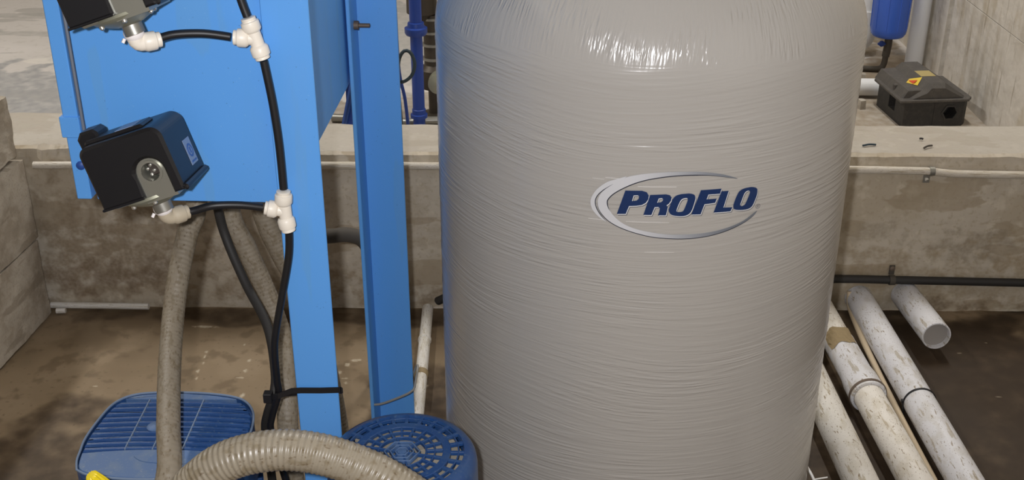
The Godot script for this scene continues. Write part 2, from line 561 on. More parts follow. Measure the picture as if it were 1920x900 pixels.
# ------------------------------------------------------------------ the room
func build_room() -> void:
	var b := MB.new()
	# pit floor: gently uneven slab
	var f := noise(201, 2.2, 3)
	var nx := 96
	var nz := 84
	var hh := func(x: float, z: float) -> float: return (f.get_noise_2d(x, z) * 0.006) if z > -2.25 else 0.0
	for i in nx:
		for j in nz:
			var c := []
			var uv := []
			var nn := []
			for d in [[0, 0], [1, 0], [1, 1], [0, 1]]:
				var x: float = -1.7 + 3.2 * (i + d[0]) / nx
				var z: float = -2.34 + 2.8 * (j + d[1]) / nz
				c.append(Vector3(x, hh.call(x, z) - 0.004, z))
				uv.append(Vector2((x + 1.7) / 3.2, (z + 2.3) / 2.8))
				nn.append(Vector3(hh.call(x - 0.01, z) - hh.call(x + 0.01, z), 0.02, hh.call(x, z - 0.01) - hh.call(x, z + 0.01)).normalized())
			b.tri(c[0], c[1], c[2], nn[0], nn[1], nn[2], uv[0], uv[1], uv[2])
			b.tri(c[0], c[2], c[3], nn[0], nn[2], nn[3], uv[0], uv[2], uv[3])
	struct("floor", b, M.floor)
	b = MB.new()
	b.box(Vector3(-3.2, -0.2, -6.0), Vector3(1.7, -0.012, 2.7))
	struct("floor_slab", b, tri_map(mat(c8(124, 107, 85), 0.7), 1.0, 0.4))
	b = MB.new()
	var rq := [Vector3(-3.1, 0, -5.9), Vector3(1.6, 0, -5.9), Vector3(1.6, 0, -2.45), Vector3(-3.1, 0, -2.45)]
	b.tri(rq[0], rq[1], rq[2], Vector3.UP, Vector3.UP, Vector3.UP, Vector2(0, 0), Vector2(1, 0), Vector2(1, 1))
	b.tri(rq[0], rq[2], rq[3], Vector3.UP, Vector3.UP, Vector3.UP, Vector2(0, 0), Vector2(1, 1), Vector2(0, 1))
	struct("floor_rear", b, M.rear_floor)
	b = MB.new()
	b.box(Vector3(-3.2, -0.2, -6.05), Vector3(1.7, 3.3, -5.8))
	struct("wall_back", b, M.concrete)
	b = MB.new()
	b.box(Vector3(0.98, -0.05, -5.8), Vector3(1.5, 3.2, -4.42), 0.004)
	struct("wall_corner", b, M.board_wall)
	b = MB.new()
	b.box(Vector3(-3.3, -0.2, -6.0), Vector3(-3.1, 3.3, 2.7))
	struct("wall_left", b, M.concrete)
	b = MB.new()
	b.box(Vector3(-3.2, -0.2, 2.5), Vector3(1.7, 3.3, 2.7))
	struct("wall_front", b, M.concrete)
	b = MB.new()
	b.box(Vector3(-3.3, 3.2, -6.0), Vector3(1.8, 3.4, 2.7))
	struct("ceiling", b, M.concrete)
	# board-marked wall: two pours with a recessed joint between, each pour of two lifts
	var wr := MB.new()
	wr.box(Vector3(1.485, -0.2, -6.0), Vector3(1.75, 3.3, 2.7))
	var w := struct("wall_right", wr, M.board_wall)
	for s in [[-3.905, 0.9, -0.05, 0.3092, 0.0], [-3.905, 0.9, 0.3112, 3.2, 0.0], [-4.5, -3.935, -0.05, 3.2, 0.006]]:
		var p := MB.new()
		p.box(Vector3(1.45 - s[4], s[2], s[0]), Vector3(1.49, s[3], s[1]), 0.0008)
		part("panel", p, M.board_wall, w)
	# the low curb with a worn, chipped upper edge
	var cb := MB.new()
	var fn := noise(301, 9.0, 4)
	var fe := noise(302, 26.0, 3)
	var x0 := -1.7
	var n := 400
	var prev := []
	for i in n + 1:
		var x := x0 + 3.2 * i / n
		var left := smoothstep(-0.55, -0.75, x)
		var top := 0.37 + 0.012 * left
		var chip := maxf(0.0, fn.get_noise_1d(x) - 0.1 + 0.12 * left) * (0.012 + 0.03 * left) + absf(fe.get_noise_1d(x)) * 0.004
		var zf := -2.3 + fn.get_noise_1d(x + 40.0) * 0.004
		var bk := -2.48 - 0.035 * left + fn.get_noise_1d(x + 80.0) * 0.006
		var pr := [Vector3(x, -0.03, zf), Vector3(x, 0.1, zf + fn.get_noise_1d(x + 9.0) * 0.003), Vector3(x, 0.22, zf + fn.get_noise_1d(x + 19.0) * 0.003), Vector3(x, top - 0.02 - chip, zf), Vector3(x, top - 0.004 - chip * 0.5, zf - 0.003 - chip * 0.5), Vector3(x, top, zf - 0.012 - chip), Vector3(x, top + fn.get_noise_1d(x + 60.0) * 0.003, -2.39), Vector3(x, top - 0.002, bk), Vector3(x, -0.03, bk - 0.004)]
		if i > 0:
			var lv := [[0.39, 0.26], [0.26, 0.14], [0.14, 0.02], [0.02, 0.006], [0.006, 0.0], [0.40, 0.48], [0.48, 0.555], [0.555, 0.56]]
			for k in pr.size() - 1:
				var vs := []
				for e in 2:
					vs.append(Vector2((x - 3.2 / n + 1.7) / 3.2, lv[k][e] / 0.56)); vs.append(Vector2((x + 1.7) / 3.2, lv[k][e] / 0.56))
				var g: Vector3 = (pr[k + 1] - prev[k]).cross(pr[k] - prev[k + 1]).normalized()
				var c: Vector3 = (pr[k] + prev[k + 1]) * 0.5
				if g.dot(c - Vector3(x, 0.15, -2.39)) < 0: g = -g
				cb.tri(prev[k], pr[k], pr[k + 1], g, g, g, vs[0], vs[1], vs[3])
				cb.tri(prev[k], pr[k + 1], prev[k + 1], g, g, g, vs[0], vs[3], vs[2])
		prev = pr
	struct("wall_low", cb, M.curb)
	cb = MB.new()
	cb.box(Vector3(-3.12, -0.05, -2.5), Vector3(-1.69, 0.38, -2.3), 0.006)
	struct("wall_low_end", cb, M.concrete)


# ------------------------------------------------------------------ the wrapped tank
const LOGO := {
	"P": [612,404,816,395,879,413,906,460,903,508,874,557,825,590,757,604,667,613,630,724,518,734],
	"Ph": [719,464,769,459,785,472,781,506,760,531,700,543],
	"R": [922,448,1118,436,1169,449,1191,484,1186,525,1160,566,1133,587,1151,615,1146,656,1132,726,1033,727,1049,664,1051,629,1033,610,987,614,951,724,851,725],
	"Rh": [1031,494,1070,488,1086,502,1083,525,1061,546,1014,552],
	"O": [1300,438,1370,432,1421,432,1473,451,1492,493,1486,548,1461,651,1433,705,1383,734,1313,740,1223,727,1181,698,1165,650,1182,574,1209,498,1245,457],
	"Oh": [1374,491,1393,503,1390,544,1358,647,1335,676,1284,682,1264,669,1268,630,1295,548,1324,504],
	"F": [1555,394,1825,393,1812,463,1658,460,1638,524,1773,524,1755,582,1616,591,1575,727,1456,723],
	"L": [1826,430,1925,434,1872,659,1997,669,1974,724,1744,717],
	"o": [2130,432,2194,425,2259,428,2322,455,2338,500,2331,568,2293,674,2260,713,2202,729,2101,723,2028,703,2008,666,2013,611,2045,511,2076,459],
	"oh": [2191,469,2224,484,2222,522,2179,641,2153,665,2125,672,2105,651,2117,597,2150,498],
	"swoosh": [2031,282,1820,200,1554,149,1300,136,1051,143,805,174,621,225,474,313,363,403,296,493,269,580,275,656,310,735,391,824,496,890,626,943,781,989,974,1031,1166,1050,1360,1060,1555,1056,1754,1034,1956,991,2163,921,2303,845,2364,778,2320,794,2160,888,1952,950,1750,984,1551,998,1356,999,1163,992,970,967,791,932,649,884,545,822,465,746,414,667,393,600,401,543,467,461,590,372,748,289,932,231,1178,191,1429,184,1688,203],
	"crescent": [621,216,472,269,373,315,261,415,193,527,178,613,198,694,246,758,313,815,392,855,325,783,270,705,242,632,242,562,279,486,357,406,456,329],
	"edge1": [2031,283,1688,206,1429,186,1178,194,932,234,749,292,590,375,467,464,401,546,393,600,408,661,431,700],
	"edge2": [268,573,275,656,310,735,391,824,496,890,626,943,781,989,974,1031,1166,1050,1360,1060,1555,1056,1754,1034,1956,991,2163,921,2303,845,2364,778],
	"edge3": [456,329,357,406,279,486,242,562,242,632,270,705,325,783,392,855],
}
const LK := 0.7877


func shape(key: String, smooth := true) -> PackedVector2Array:
	var a: Array = LOGO[key]
	var m := a.size() / 2
	var pts := PackedVector2Array()
	for i in m:
		pts.append(Vector2(a[2 * i], a[2 * i + 1]) * LK)
	if not smooth:
		return pts
	var closed := not key.begins_with("edge")
	var out := PackedVector2Array()
	for i in (m if closed else m - 1):
		var p0 := pts[(i + m - 1) % m] if closed or i > 0 else pts[i]
		var p1 := pts[i]
		var p2 := pts[(i + 1) % m]
		var p3 := pts[(i + 2) % m] if closed or i < m - 2 else p2
		for k in 6:
			out.append(p1.cubic_interpolate(p2, p0, p3, k / 6.0))
	if not closed: out.append(pts[m - 1])
	return out


func fill(im: Image, polys: Array, c: Callable, off := Vector2.ZERO) -> void:
	var w := im.get_width()
	for y in im.get_height():
		var yy := y + 0.5 - off.y
		var xs := []
		for p in polys:
			var m: int = p.size()
			for i in m:
				var a: Vector2 = p[i]
				var b: Vector2 = p[(i + 1) % m]
				if (a.y <= yy) != (b.y <= yy):
					xs.append(a.x + (yy - a.y) / (b.y - a.y) * (b.x - a.x) + off.x)
		xs.sort()
		for i in range(0, xs.size() - 1, 2):
			for x in range(maxi(0, int(round(xs[i]))), mini(w, int(round(xs[i + 1])))):
				im.set_pixel(x, y, c.call(x, y))


func stroke(line: PackedVector2Array, w0: float) -> PackedVector2Array:
	var l := PackedVector2Array()
	var r := PackedVector2Array()
	for i in line.size():
		var d := (line[mini(i + 1, line.size() - 1)] - line[maxi(i - 1, 0)]).normalized()
		var t := float(i) / (line.size() - 1)
		var w := w0 * clampf(minf(t, 1.0 - t) * 6.0, 0.15, 1.0)
		l.append(line[i] + Vector2(-d.y, d.x) * w)
		r.append(line[i] - Vector2(-d.y, d.x) * w)
	r.reverse()
	l.append_array(r)
	return l


func logo_texture() -> ImageTexture:
	var im := Image.create(2048, 1048, false, Image.FORMAT_RGBA8)
	im.fill(Color(0.78, 0.77, 0.75, 0.0))
	# strips of trapped air under the film
	for s in [[280, 193, 160, 8], [600, 262, 380, 9], [500, 648, 430, 7], [120, 655, 180, 8], [150, 215, 120, 6], [700, 980, 300, 6]]:
		im.fill_rect(Rect2i(s[0], s[1], s[2], s[3]), Color(0.93, 0.92, 0.90, 0.6))
		im.fill_rect(Rect2i(s[0] + 40, s[1] - 7, s[2] - 110, s[3]), Color(0.90, 0.89, 0.87, 0.4))
	var silver := func(x: int, _y: int) -> Color:
		var t := clampf(x / 1850.0, 0, 1)
		return Color(0.80, 0.80, 0.81).lerp(Color(0.42, 0.44, 0.47), smoothstep(0.25, 0.95, t))
	var dark := func(_x: int, _y: int) -> Color: return Color(0.13, 0.15, 0.21)
	fill(im, [shape("swoosh")], silver)
	fill(im, [shape("crescent")], silver)
	fill(im, [stroke(shape("edge1"), 5.0)], dark)
	fill(im, [stroke(shape("edge2"), 4.0)], dark)
	fill(im, [stroke(shape("edge3"), 4.0)], dark)
	var navy := func(_x: int, _y: int) -> Color: return Color(0.05, 0.17, 0.35)
	var grey := func(_x: int, _y: int) -> Color: return Color(0.27, 0.28, 0.33)
	var pale := func(_x: int, _y: int) -> Color: return Color(0.82, 0.82, 0.82)
	var letters := [["P", "Ph"], ["R", "Rh"], ["O", "Oh"], ["F"], ["L"], ["o", "oh"]]
	for pass_ in [[grey, Vector2(11, 15)], [pale, Vector2(6, 9)], [navy, Vector2.ZERO]]:
		for l in letters:
			var polys := []
			for k in l:
				polys.append(shape(k, k[0] in ["O", "o"] ))
			fill(im, polys, pass_[0], pass_[1])
	# the small encircled R
	var c := Vector2(2368, 714) * LK
	var ring := PackedVector2Array()
	var inner := PackedVector2Array()
	for k in 32:
		ring.append(c + Vector2.from_angle(TAU * k / 32) * 26.0)
		inner.append(c + Vector2.from_angle(TAU * k / 32) * 22.0)
	fill(im, [ring, inner], grey)
	for r in [[-9, -13, 4, 26], [-9, -13, 15, 4], [5, -11, 4, 9], [-9, -2, 15, 4], [2, 1, 4, 6], [5, 6, 4, 7]]:
		im.fill_rect(Rect2i(int(c.x) + r[0], int(c.y) + r[1], r[2], r[3]), Color(0.33, 0.34, 0.38))
	return tex(im)


var film: Array = []


func film_height(s: float, h: float) -> float:
	# wrinkles of the stretch film, metres: s along the girth, h height
	var band := smoothstep(0.862, 0.874, h + 0.004 * film[3].get_noise_2d(s * 12.0, 3.0))
	var a := 0.0
	if band < 1.0:
		var sk: float = film[3].get_noise_2d(s * 1.1, h * 3.0) * 0.03
		a = 0.55 * film[0].get_noise_2d(s * 4.5, (h + sk + s * 0.012) * 260.0)
		a += 0.35 * film[1].get_noise_2d(s * 11.0 + 50.0, (h - s * 0.03 - sk) * 420.0)
		# long pulled creases, sparse and sharp
		var c1: float = 1.0 - absf(film[2].get_noise_2d(s * 2.2, (h + s * 0.030 + sk) * 95.0)) * 3.2
		var c2: float = 1.0 - absf(film[0].get_noise_2d(s * 2.8 + 70.0, (h - s * 0.022 + sk * 0.5) * 60.0 + 31.0)) * 4.0
		a += 0.8 * maxf(0.0, c1) + 0.7 * maxf(0.0, c2)
		a *= 0.55 + 0.75 * smoothstep(-0.3, 0.4, film[3].get_noise_2d(s * 2.5 + 11.0, h * 9.0))
	var r := 0.0
	if band > 0.0:
		var t: float = s + (h - 0.87) * 0.12 * film[3].get_noise_2d(s * 4.0, 7.0)
		r = film[0].get_noise_2d(t * 150.0, h * 14.0) + 0.8 * film[1].get_noise_2d((t - h * 0.1) * 300.0, h * 30.0)
		r *= 0.5 + 1.6 * smoothstep(-0.1, 0.5, film[3].get_noise_2d(s * 9.0, 90.0 + h * 12.0))
	return lerpf(a, r, band)


func build_tank() -> void:
	film = [noise(401, 1.0, 2), noise(402, 1.0, 2), noise(403, 1.0, 2), noise(404, 1.0, 2)]
	var t := thing("water_tank", "large grey pressure tank wrapped in clear stretch film with a navy lettered logo", "tank", Vector3(TANK_X, 0, TANK_Z))
	# profile: foot, wall, elliptical head
	var prof := []     # r, y, n (slope)
	for i in 260:
		prof.append(Vector2(TANK_R, 0.02 + 0.82 * i / 260.0))
	for i in 81:
		var e := PI / 2 * i / 80.0
		prof.append(Vector2(maxf(0.0005, TANK_R * cos(e)), 0.84 + 0.20 * sin(e)))
	var sides := 420
	var vs := PackedVector3Array()
	var ns := PackedVector3Array()
	var us := PackedVector2Array()
	var ts := PackedFloat32Array()
	var idx := PackedInt32Array()
	var m := prof.size()
	var acc := 0.0
	for j in m:
		var p: Vector2 = prof[j]
		if j > 0: acc += (p - prof[j - 1]).length()
		var d: Vector2 = prof[mini(j + 1, m - 1)] - prof[maxi(j - 1, 0)]
		var nr := Vector2(d.y, -d.x).normalized()
		for k in sides + 1:
			var a := TAU * k / sides - PI      # 0 faces +z
			var s := a * TANK_R
			var disp := 0.0
			if absf(a) < 2.0 and p.x > 0.1:
				disp = film_height(s, p.y) * 0.0005
			var dv := Vector3(sin(a), 0, cos(a))
			vs.append(dv * (p.x + disp * nr.x) + Vector3.UP * (p.y + disp * nr.y))
			ns.append(dv * nr.x + Vector3.UP * nr.y)
			us.append(Vector2((a + PI / 2) / PI, 1.0 - (acc + 0.02) / 1.16))
			ts.append_array([cos(a), 0.0, -sin(a), 1.0])
	for j in m - 1:
		for k in sides:
			var i0 := j * (sides + 1) + k
			var i1 := i0 + sides + 1
			idx.append_array([i0, i1, i0 + 1, i0 + 1, i1, i1 + 1])
	var arr := []
	arr.resize(Mesh.ARRAY_MAX)
	arr[Mesh.ARRAY_VERTEX] = vs; arr[Mesh.ARRAY_NORMAL] = ns; arr[Mesh.ARRAY_TEX_UV] = us; arr[Mesh.ARRAY_TANGENT] = ts; arr[Mesh.ARRAY_INDEX] = idx
	var am := ArrayMesh.new()
	am.add_surface_from_arrays(Mesh.PRIMITIVE_TRIANGLES, arr)
	# relief of the film as a normal map: u over half the girth, v over the profile length
	var W := 1152
	var H := 1536
	var hs := PackedFloat32Array()
	hs.resize(W * H)
	for y in H:
		var l := (1.0 - (y + 0.5) / H) * 1.16
		var h := l if l < 0.84 else 0.84 + (l - 0.84) * 0.92
		for x in W:
			hs[y * W + x] = film_height(((x + 0.5) / W * PI - PI / 2) * TANK_R, h)
	var nb := PackedByteArray()
	nb.resize(W * H * 3)
	var dx := PI * TANK_R / W
	var dy := 1.16 / H
	var amp := 0.00035
	for y in H:
		var yu := maxi(y - 1, 0) * W
		var yd := mini(y + 1, H - 1) * W
		for x in W:
			var gx := (hs[y * W + mini(x + 1, W - 1)] - hs[y * W + maxi(x - 1, 0)]) * amp / (2.0 * dx)
			var gy := (hs[yu + x] - hs[yd + x]) * amp / (2.0 * dy)
			var il := 1.0 / sqrt(gx * gx + gy * gy + 1.0)
			var o := (y * W + x) * 3
			nb[o] = int(clampf(127.5 - gx * il * 127.5, 0, 255))
			nb[o + 1] = int(clampf(127.5 - gy * il * 127.5, 0, 255))
			nb[o + 2] = int(127.5 + il * 127.5)
	var nt := tex(Image.create_from_data(W, H, false, Image.FORMAT_RGB8, nb))
	var fm := mat(c8(173, 169, 163), 0.21, 0, null, 0.5)
	fm.normal_enabled = true
	fm.normal_texture = nt
	fm.normal_scale = 1.0
	var body := MeshInstance3D.new()
	body.name = "film_wrapped_shell"
	body.mesh = am
	body.material_override = fm
	t.add_child(body)
	var b := MB.new()
	b.lathe([Vector2(0.0, 0.0), Vector2(0.285, 0.0), Vector2(0.29, 0.004), Vector2(0.29, 0.024), Vector2(0.0, 0.03)], 64)
	part("base_ring", b, M.black_rubber, t)
	b = MB.new()
	b.lathe([Vector2(0.03, 1.035), Vector2(0.03, 1.07), Vector2(0.02, 1.075), Vector2(0.0, 1.075)], 24)
	part("top_cap", b, M.black_plastic, t)
	# printed label under the film
	b = MB.new()
	var seg := 48
	for i in seg:
		for j in 8:
			var q := []
			var uv := []
			var nn := []
			for d in [[0, 0], [1, 0], [1, 1], [0, 1]]:
				var f := float(i + d[0]) / seg
				var g := float(j + d[1]) / 8.0
				var a := (-0.11 + 0.26 * f) / 0.303
				nn.append(Vector3(sin(a), 0, cos(a)))
				q.append(nn[-1] * (TANK_R + 0.0011) + Vector3.UP * (0.75 - 0.133 * g))
				uv.append(Vector2(f, g))
			b.tri(q[0], q[1], q[2], nn[0], nn[1], nn[2], uv[0], uv[1], uv[2])
			b.tri(q[0], q[2], q[3], nn[0], nn[2], nn[3], uv[0], uv[2], uv[3])
	var lm := mat(Color.WHITE, 0.42, 0, logo_texture())
	lm.transparency = BaseMaterial3D.TRANSPARENCY_ALPHA
	var lab := part("logo_print", b, lm, t, "navy italic lettering inside a silver oval swoosh")
	lab.cast_shadow = GeometryInstance3D.SHADOW_CASTING_SETTING_ON
	# loose ends of film at the foot
	b = MB.new()
	b.tube([Vector3(0.308, 0.07, 0.0), Vector3(0.322, 0.05, 0.02), Vector3(0.326, 0.02, 0.035), Vector3(0.322, 0.0015, 0.05)], 0.0025, 6, 0.006)
	b.tube([Vector3(0.322, 0.05, 0.02), Vector3(0.345, 0.055, 0.02)], 0.0014, 6, 0.006)
	part("loose_film_strand", b, M.film_strand, t, "torn strand of clear film")


# ------------------------------------------------------------------ blue cabinet on posts
func build_cabinet() -> void:
	var t := thing("equipment_cabinet", "bright blue steel cabinet hung between angle-iron posts, two switches on its door", "cabinet", Vector3(-0.287, 0, -1.30))
	t.rotation_degrees.y = -2.0
	var b := MB.new()
	b.box(Vector3(-0.234, 0.709, -0.012), Vector3(-0.0085, 1.24, 0.0), 0.0012)
	part("door_panel", b, M.blue, t)
	b = MB.new()
	b.box(Vector3(-0.2575, 0.711, -0.03), Vector3(-0.2395, 1.24, 0.004), 0.0012)
	var hs := part("hinge_strip", b, M.blue, t)
	b = MB.new()
	b.box(Vector3(-0.2615, 0.792, -0.03), Vector3(-0.2380, 0.818, 0.0062), 0.0008)
	part("hinge_knuckle", b, M.blue, hs)
	b = MB.new()
	b.lathe([Vector2(0, 0.80), Vector2(0.0022, 0.80), Vector2(0.0022, 1.24), Vector2(0, 1.24)], 10, Vector3(-0.2366, 0, -0.001))
	part("hinge_pin", b, M.dusty_steel, hs)
	b = MB.new()
	b.lathe([Vector2(0.0055, 0), Vector2(0.0055, 0.002), Vector2(0.003, 0.004), Vector2(0.0, 0.0042)], 12, Vector3(-0.2455, 0.756, 0.004), Basis(Vector3.RIGHT, PI / 2))
	part("screw", b, M.blue_dark, hs)
	b = MB.new()
	b.box(Vector3(-0.004, 0.709, -0.50), Vector3(0.0, 1.24, -0.004), 0.0005)
	var sp := part("side_panel", b, M.blue, t)
	b = MB.new()
	b.box(Vector3(0.0, 0.722, -0.486), Vector3(0.003, 1.24, -0.468), 0.0008)
	part("seam_flange", b, M.blue, sp)
	b = MB.new()
	b.box(Vector3(-0.256, 0.709, -0.50), Vector3(-0.252, 1.24, -0.03), 0.0005)
	part("side_panel", b, M.blue, t)
	b = MB.new()
	b.box(Vector3(-0.256, 0.709, -0.506), Vector3(0.0, 1.24, -0.50), 0.0005)
	part("back_panel", b, M.blue, t)
	b = MB.new()
	b.box(Vector3(-0.2575, 1.24, -0.506), Vector3(0.0, 1.246, 0.0), 0.001)
	part("top_panel", b, M.blue, t)
	# front post: angle iron, plate facing out, leg turned inwards
	b = MB.new()
	b.box(Vector3(-0.0075, 0.0, 0.006), Vector3(0.0475, 1.30, 0.010), 0.001)
	b.box(Vector3(-0.0075, 0.0, -0.026), Vector3(-0.0045, 1.30, 0.0065), 0.001)
	part("post", b, M.blue, t)
	# rear post: plate set back, leg turned forwards
	b = MB.new()
	b.box(Vector3(0.0035, 0.0, -0.508), Vector3(0.0720, 1.30, -0.503), 0.001)
	b.box(Vector3(0.0035, 0.0, -0.504), Vector3(0.0095, 1.30, -0.440), 0.001)
	var rp := part("post", b, M.blue, t)
	b = MB.new()
	var bx := Basis(Vector3.FORWARD, PI / 2)
	b.lathe([Vector2(0, 0), Vector2(0.0075, 0), Vector2(0.0075, 0.007), Vector2(0, 0.007)], 6, Vector3(0.0095, 0.797, -0.472), bx)
	b.lathe([Vector2(0.0035, 0.007), Vector2(0.0035, 0.024), Vector2(0.0, 0.025)], 10, Vector3(0.0095, 0.797, -0.472), bx)
	part("bolt", b, M.rust, rp, "bare steel bolt and nut")
	for z in [-0.01, -0.5]:
		b = MB.new()
		b.box(Vector3(-0.02, 0.0, z - 0.05), Vector3(0.075, 0.006, z + 0.03), 0.001)
		part("foot_plate", b, M.blue, t)


# ------------------------------------------------------------------ pressure switches
func arc(c: Vector2, r: float, a0: float, a1: float, n: int) -> PackedVector2Array:
	var o := PackedVector2Array()
	for i in n + 1:
		o.append(c + Vector2.from_angle(deg_to_rad(lerpf(a0, a1, float(i) / n))) * r)
	return o


func build_switch(at: Vector3, label: String) -> Node3D:
	var t := thing("pressure_switch", label, "switch", at, "pressure switches on the blue door")
	t.basis = Basis(Vector3.BACK, deg_to_rad(18.6)) * Basis(Vector3.UP, deg_to_rad(0.5)) * Basis(Vector3.RIGHT, deg_to_rad(-6.6))
	var W := 0.049
	var H := 0.0365
	var D := 0.0395
	# cover outline with the arched notch over the wiring hole
	var o := PackedVector2Array([Vector2(-W, -H), Vector2(0.002, -H), Vector2(0.002, -0.012)])
	o.append_array(arc(Vector2(0.019, -0.012), 0.017, 180, 0, 12))
	o.append(Vector2(0.036, -H - 0.004))
	o.append(Vector2(W, -H - 0.004))
	o.append_array(arc(Vector2(W - 0.014, H - 0.014), 0.014, 0, 90, 8))
	o.append_array(arc(Vector2(-W + 0.010, H - 0.010), 0.010, 90, 180, 8))
	var b := MB.new()
	b.prism(o, -D, D, Transform3D.IDENTITY, 0.0035)
	var cover := part("cover", b, M.black_plastic, t)
	# flared hem round the open bottom
	b = MB.new()
	b.box(Vector3(W - 0.001, -H - 0.005, -D), Vector3(W + 0.005, -H + 0.002, D), 0.002)
	part("hem", b, M.black_plastic, cover)
	b = MB.new()
	b.box(Vector3(-W - 0.001, -H - 0.001, -D), Vector3(0.002, -H + 0.002, D + 0.001), 0.001)
	part("hem", b, M.black_plastic, cover)
	b = MB.new()
	b.box(Vector3(-0.046, H - 0.002, -0.016), Vector3(0.026, H + 0.004, 0.022), 0.003)
	part("ridge", b, M.black_plastic, cover)
	b = MB.new()
	b.box(Vector3(-0.008, H + 0.0035, -0.012), Vector3(0.014, H + 0.0046, 0.018), 0.0003)
	part("top_sticker", b, M.sticker_grey, cover, "grey printed sticker")
	b = MB.new()
	b.prism(PackedVector2Array([Vector2(-0.058, H - 0.020), Vector2(-0.034, H - 0.020), Vector2(-0.033, H + 0.008), Vector2(-0.037, H + 0.013), Vector2(-0.053, H + 0.013), Vector2(-0.059, H + 0.006)]), -0.022, 0.006, Transform3D.IDENTITY, 0.003)
	part("knob", b, M.black_plastic, t)
	# sticker on the end face, framed emblem
	b = MB.new()
	b.box(Vector3(W, -0.026, -0.030), Vector3(W + 0.0006, 0.004, -0.008), 0.0002)
	var st := part("end_sticker", b, M.sticker_grey, cover, "pale blue sticker with a dark emblem")
	b = MB.new()
	b.lathe([Vector2(0.008, 0), Vector2(0.008, 0.0005), Vector2(0.0055, 0.0005), Vector2(0.0055, 0)], 20, Vector3(W + 0.0005, -0.010, -0.019), Basis(Vector3.FORWARD, PI / 2))
	b.box(Vector3(W + 0.0005, -0.0135, -0.021), Vector3(W + 0.001, -0.0065, -0.017), 0.0001)
	b.box(Vector3(W + 0.0005, -0.0235, -0.027), Vector3(W + 0.001, -0.0215, -0.011), 0.0001)
	part("emblem", b, M.sticker_blue, st)
	# pressed base plate seen through the notch, with wiring hole and contacts
	b = MB.new()
	var face := D - 0.006
	b.prism(PackedVector2Array([Vector2(0.0, -H - 0.008), Vector2(0.038, -H - 0.008), Vector2(0.038, 0.006), Vector2(0.0, 0.006)]), -D + 0.006, face)
	carved("base_bracket", b, [[0.0105, 0.040, 28, Vector3(0.019, -0.011, face - 0.005), Basis(Vector3.RIGHT, PI / 2)]], M.bracket, t, "zinc-plated base plate with a wiring hole")
	b = MB.new()
	b.box(Vector3(-0.040, -H - 0.004, -0.030), Vector3(-0.001, -H + 0.006, 0.030), 0.002)
	part("base_flange", b, M.bracket, t)
	b = MB.new()
	b.lathe([Vector2(0.0135, 0), Vector2(0.0135, 0.003), Vector2(0.0105, 0.003), Vector2(0.0105, -0.001)], 28, Vector3(0.019, -0.011, face - 0.0002), Basis(Vector3.RIGHT, PI / 2))
	part("wiring_hole_ring", b, M.bracket, t)
	b = MB.new()
	b.box(Vector3(0.012, -0.018, face - 0.020), Vector3(0.026, -0.004, face - 0.012), 0.001)
	part("terminal_block", b, M.phenolic, t, "dark moulded terminal block inside the wiring hole")
	for k in 4:
		b = MB.new()
		b.lathe([Vector2(0.0018, 0), Vector2(0.0018, 0.002), Vector2(0, 0.0026)], 8, Vector3(0.014 + 0.0055 * (k % 2) - 0.001 * k, -0.016 + 0.0035 * k, face - 0.012), Basis(Vector3.RIGHT, PI / 2))
		part("contact_screw", b, M.bright, t)
	# diaphragm housing under the plate
	b = MB.new()
	b.lathe([Vector2(0.0, -H), Vector2(0.036, -H - 0.001), Vector2(0.037, -H - 0.004), Vector2(0.034, -H - 0.007), Vector2(0.030, -H - 0.009), Vector2(0.022, -H - 0.013), Vector2(0.014, -H - 0.016), Vector2(0.0, -H - 0.016)], 32)
	part("diaphragm_housing", b, M.zinc, t, "dull olive zinc housing")
	for k in 6:
		var a := TAU * k / 6 + 0.3
		b = MB.new()
		b.lathe([Vector2(0.0028, 0.001), Vector2(0.0028, -0.004), Vector2(0.0014, -0.0055), Vector2(0.0, -0.0058)], 10, Vector3(cos(a) * 0.031, -H - 0.0065, sin(a) * 0.031))
		part("housing_screw", b, M.bright, t)
	b = MB.new()
	b.lathe([Vector2(0.0, -H - 0.013), Vector2(0.0118, -H - 0.013), Vector2(0.0118, -H - 0.027), Vector2(0.0, -H - 0.027)], 6)
	part("hex_port", b, M.steel, t)
	# stub by which it is fixed to the door
	b = MB.new()
	b.box(Vector3(-0.012, -0.012, -0.072), Vector3(0.012, 0.012, -D + 0.001), 0.002)
	part("mounting_stub", b, M.black_plastic, t)
	return t


func collar(b: MB, a: Vector3, d: Vector3, r: float, l: float) -> void:
	# push-fit socket: sleeve with a rounded lip, ending in the narrower collet
	b.lathe([Vector2(r * 0.72, 0), Vector2(r * 0.85, l * 0.06), Vector2(r, l * 0.2), Vector2(r, l * 0.62), Vector2(r * 0.97, l * 0.72), Vector2(r * 0.8, l * 0.76), Vector2(r * 0.78, l * 0.82), Vector2(r * 0.8, l * 0.84), Vector2(r * 0.8, l * 0.97), Vector2(r * 0.7, l), Vector2(0.0, l)], 24, a, axis(d))


func build_tee(c: Vector3, up_end: Vector3, down_end: Vector3, side_end: Vector3, label: String) -> void:
	var t := thing("tee_fitting", label, "fitting", c, "white push-fit tees")
	var b := MB.new()
	b.tube([(up_end - c) * 0.6, (down_end - c) * 0.6], 0.0078, 18, 0.008)
	b.tube([Vector3.ZERO, (side_end - c) * 0.55], 0.0075, 18, 0.008)
	part("body", b, M.fitting, t)
	for e in [up_end, down_end, side_end]:
		var d: Vector3 = e - c
		b = MB.new()
		collar(b, d * 0.30, d, 0.0105, d.length() * 0.70)
		part("collet_socket", b, M.fitting, t)


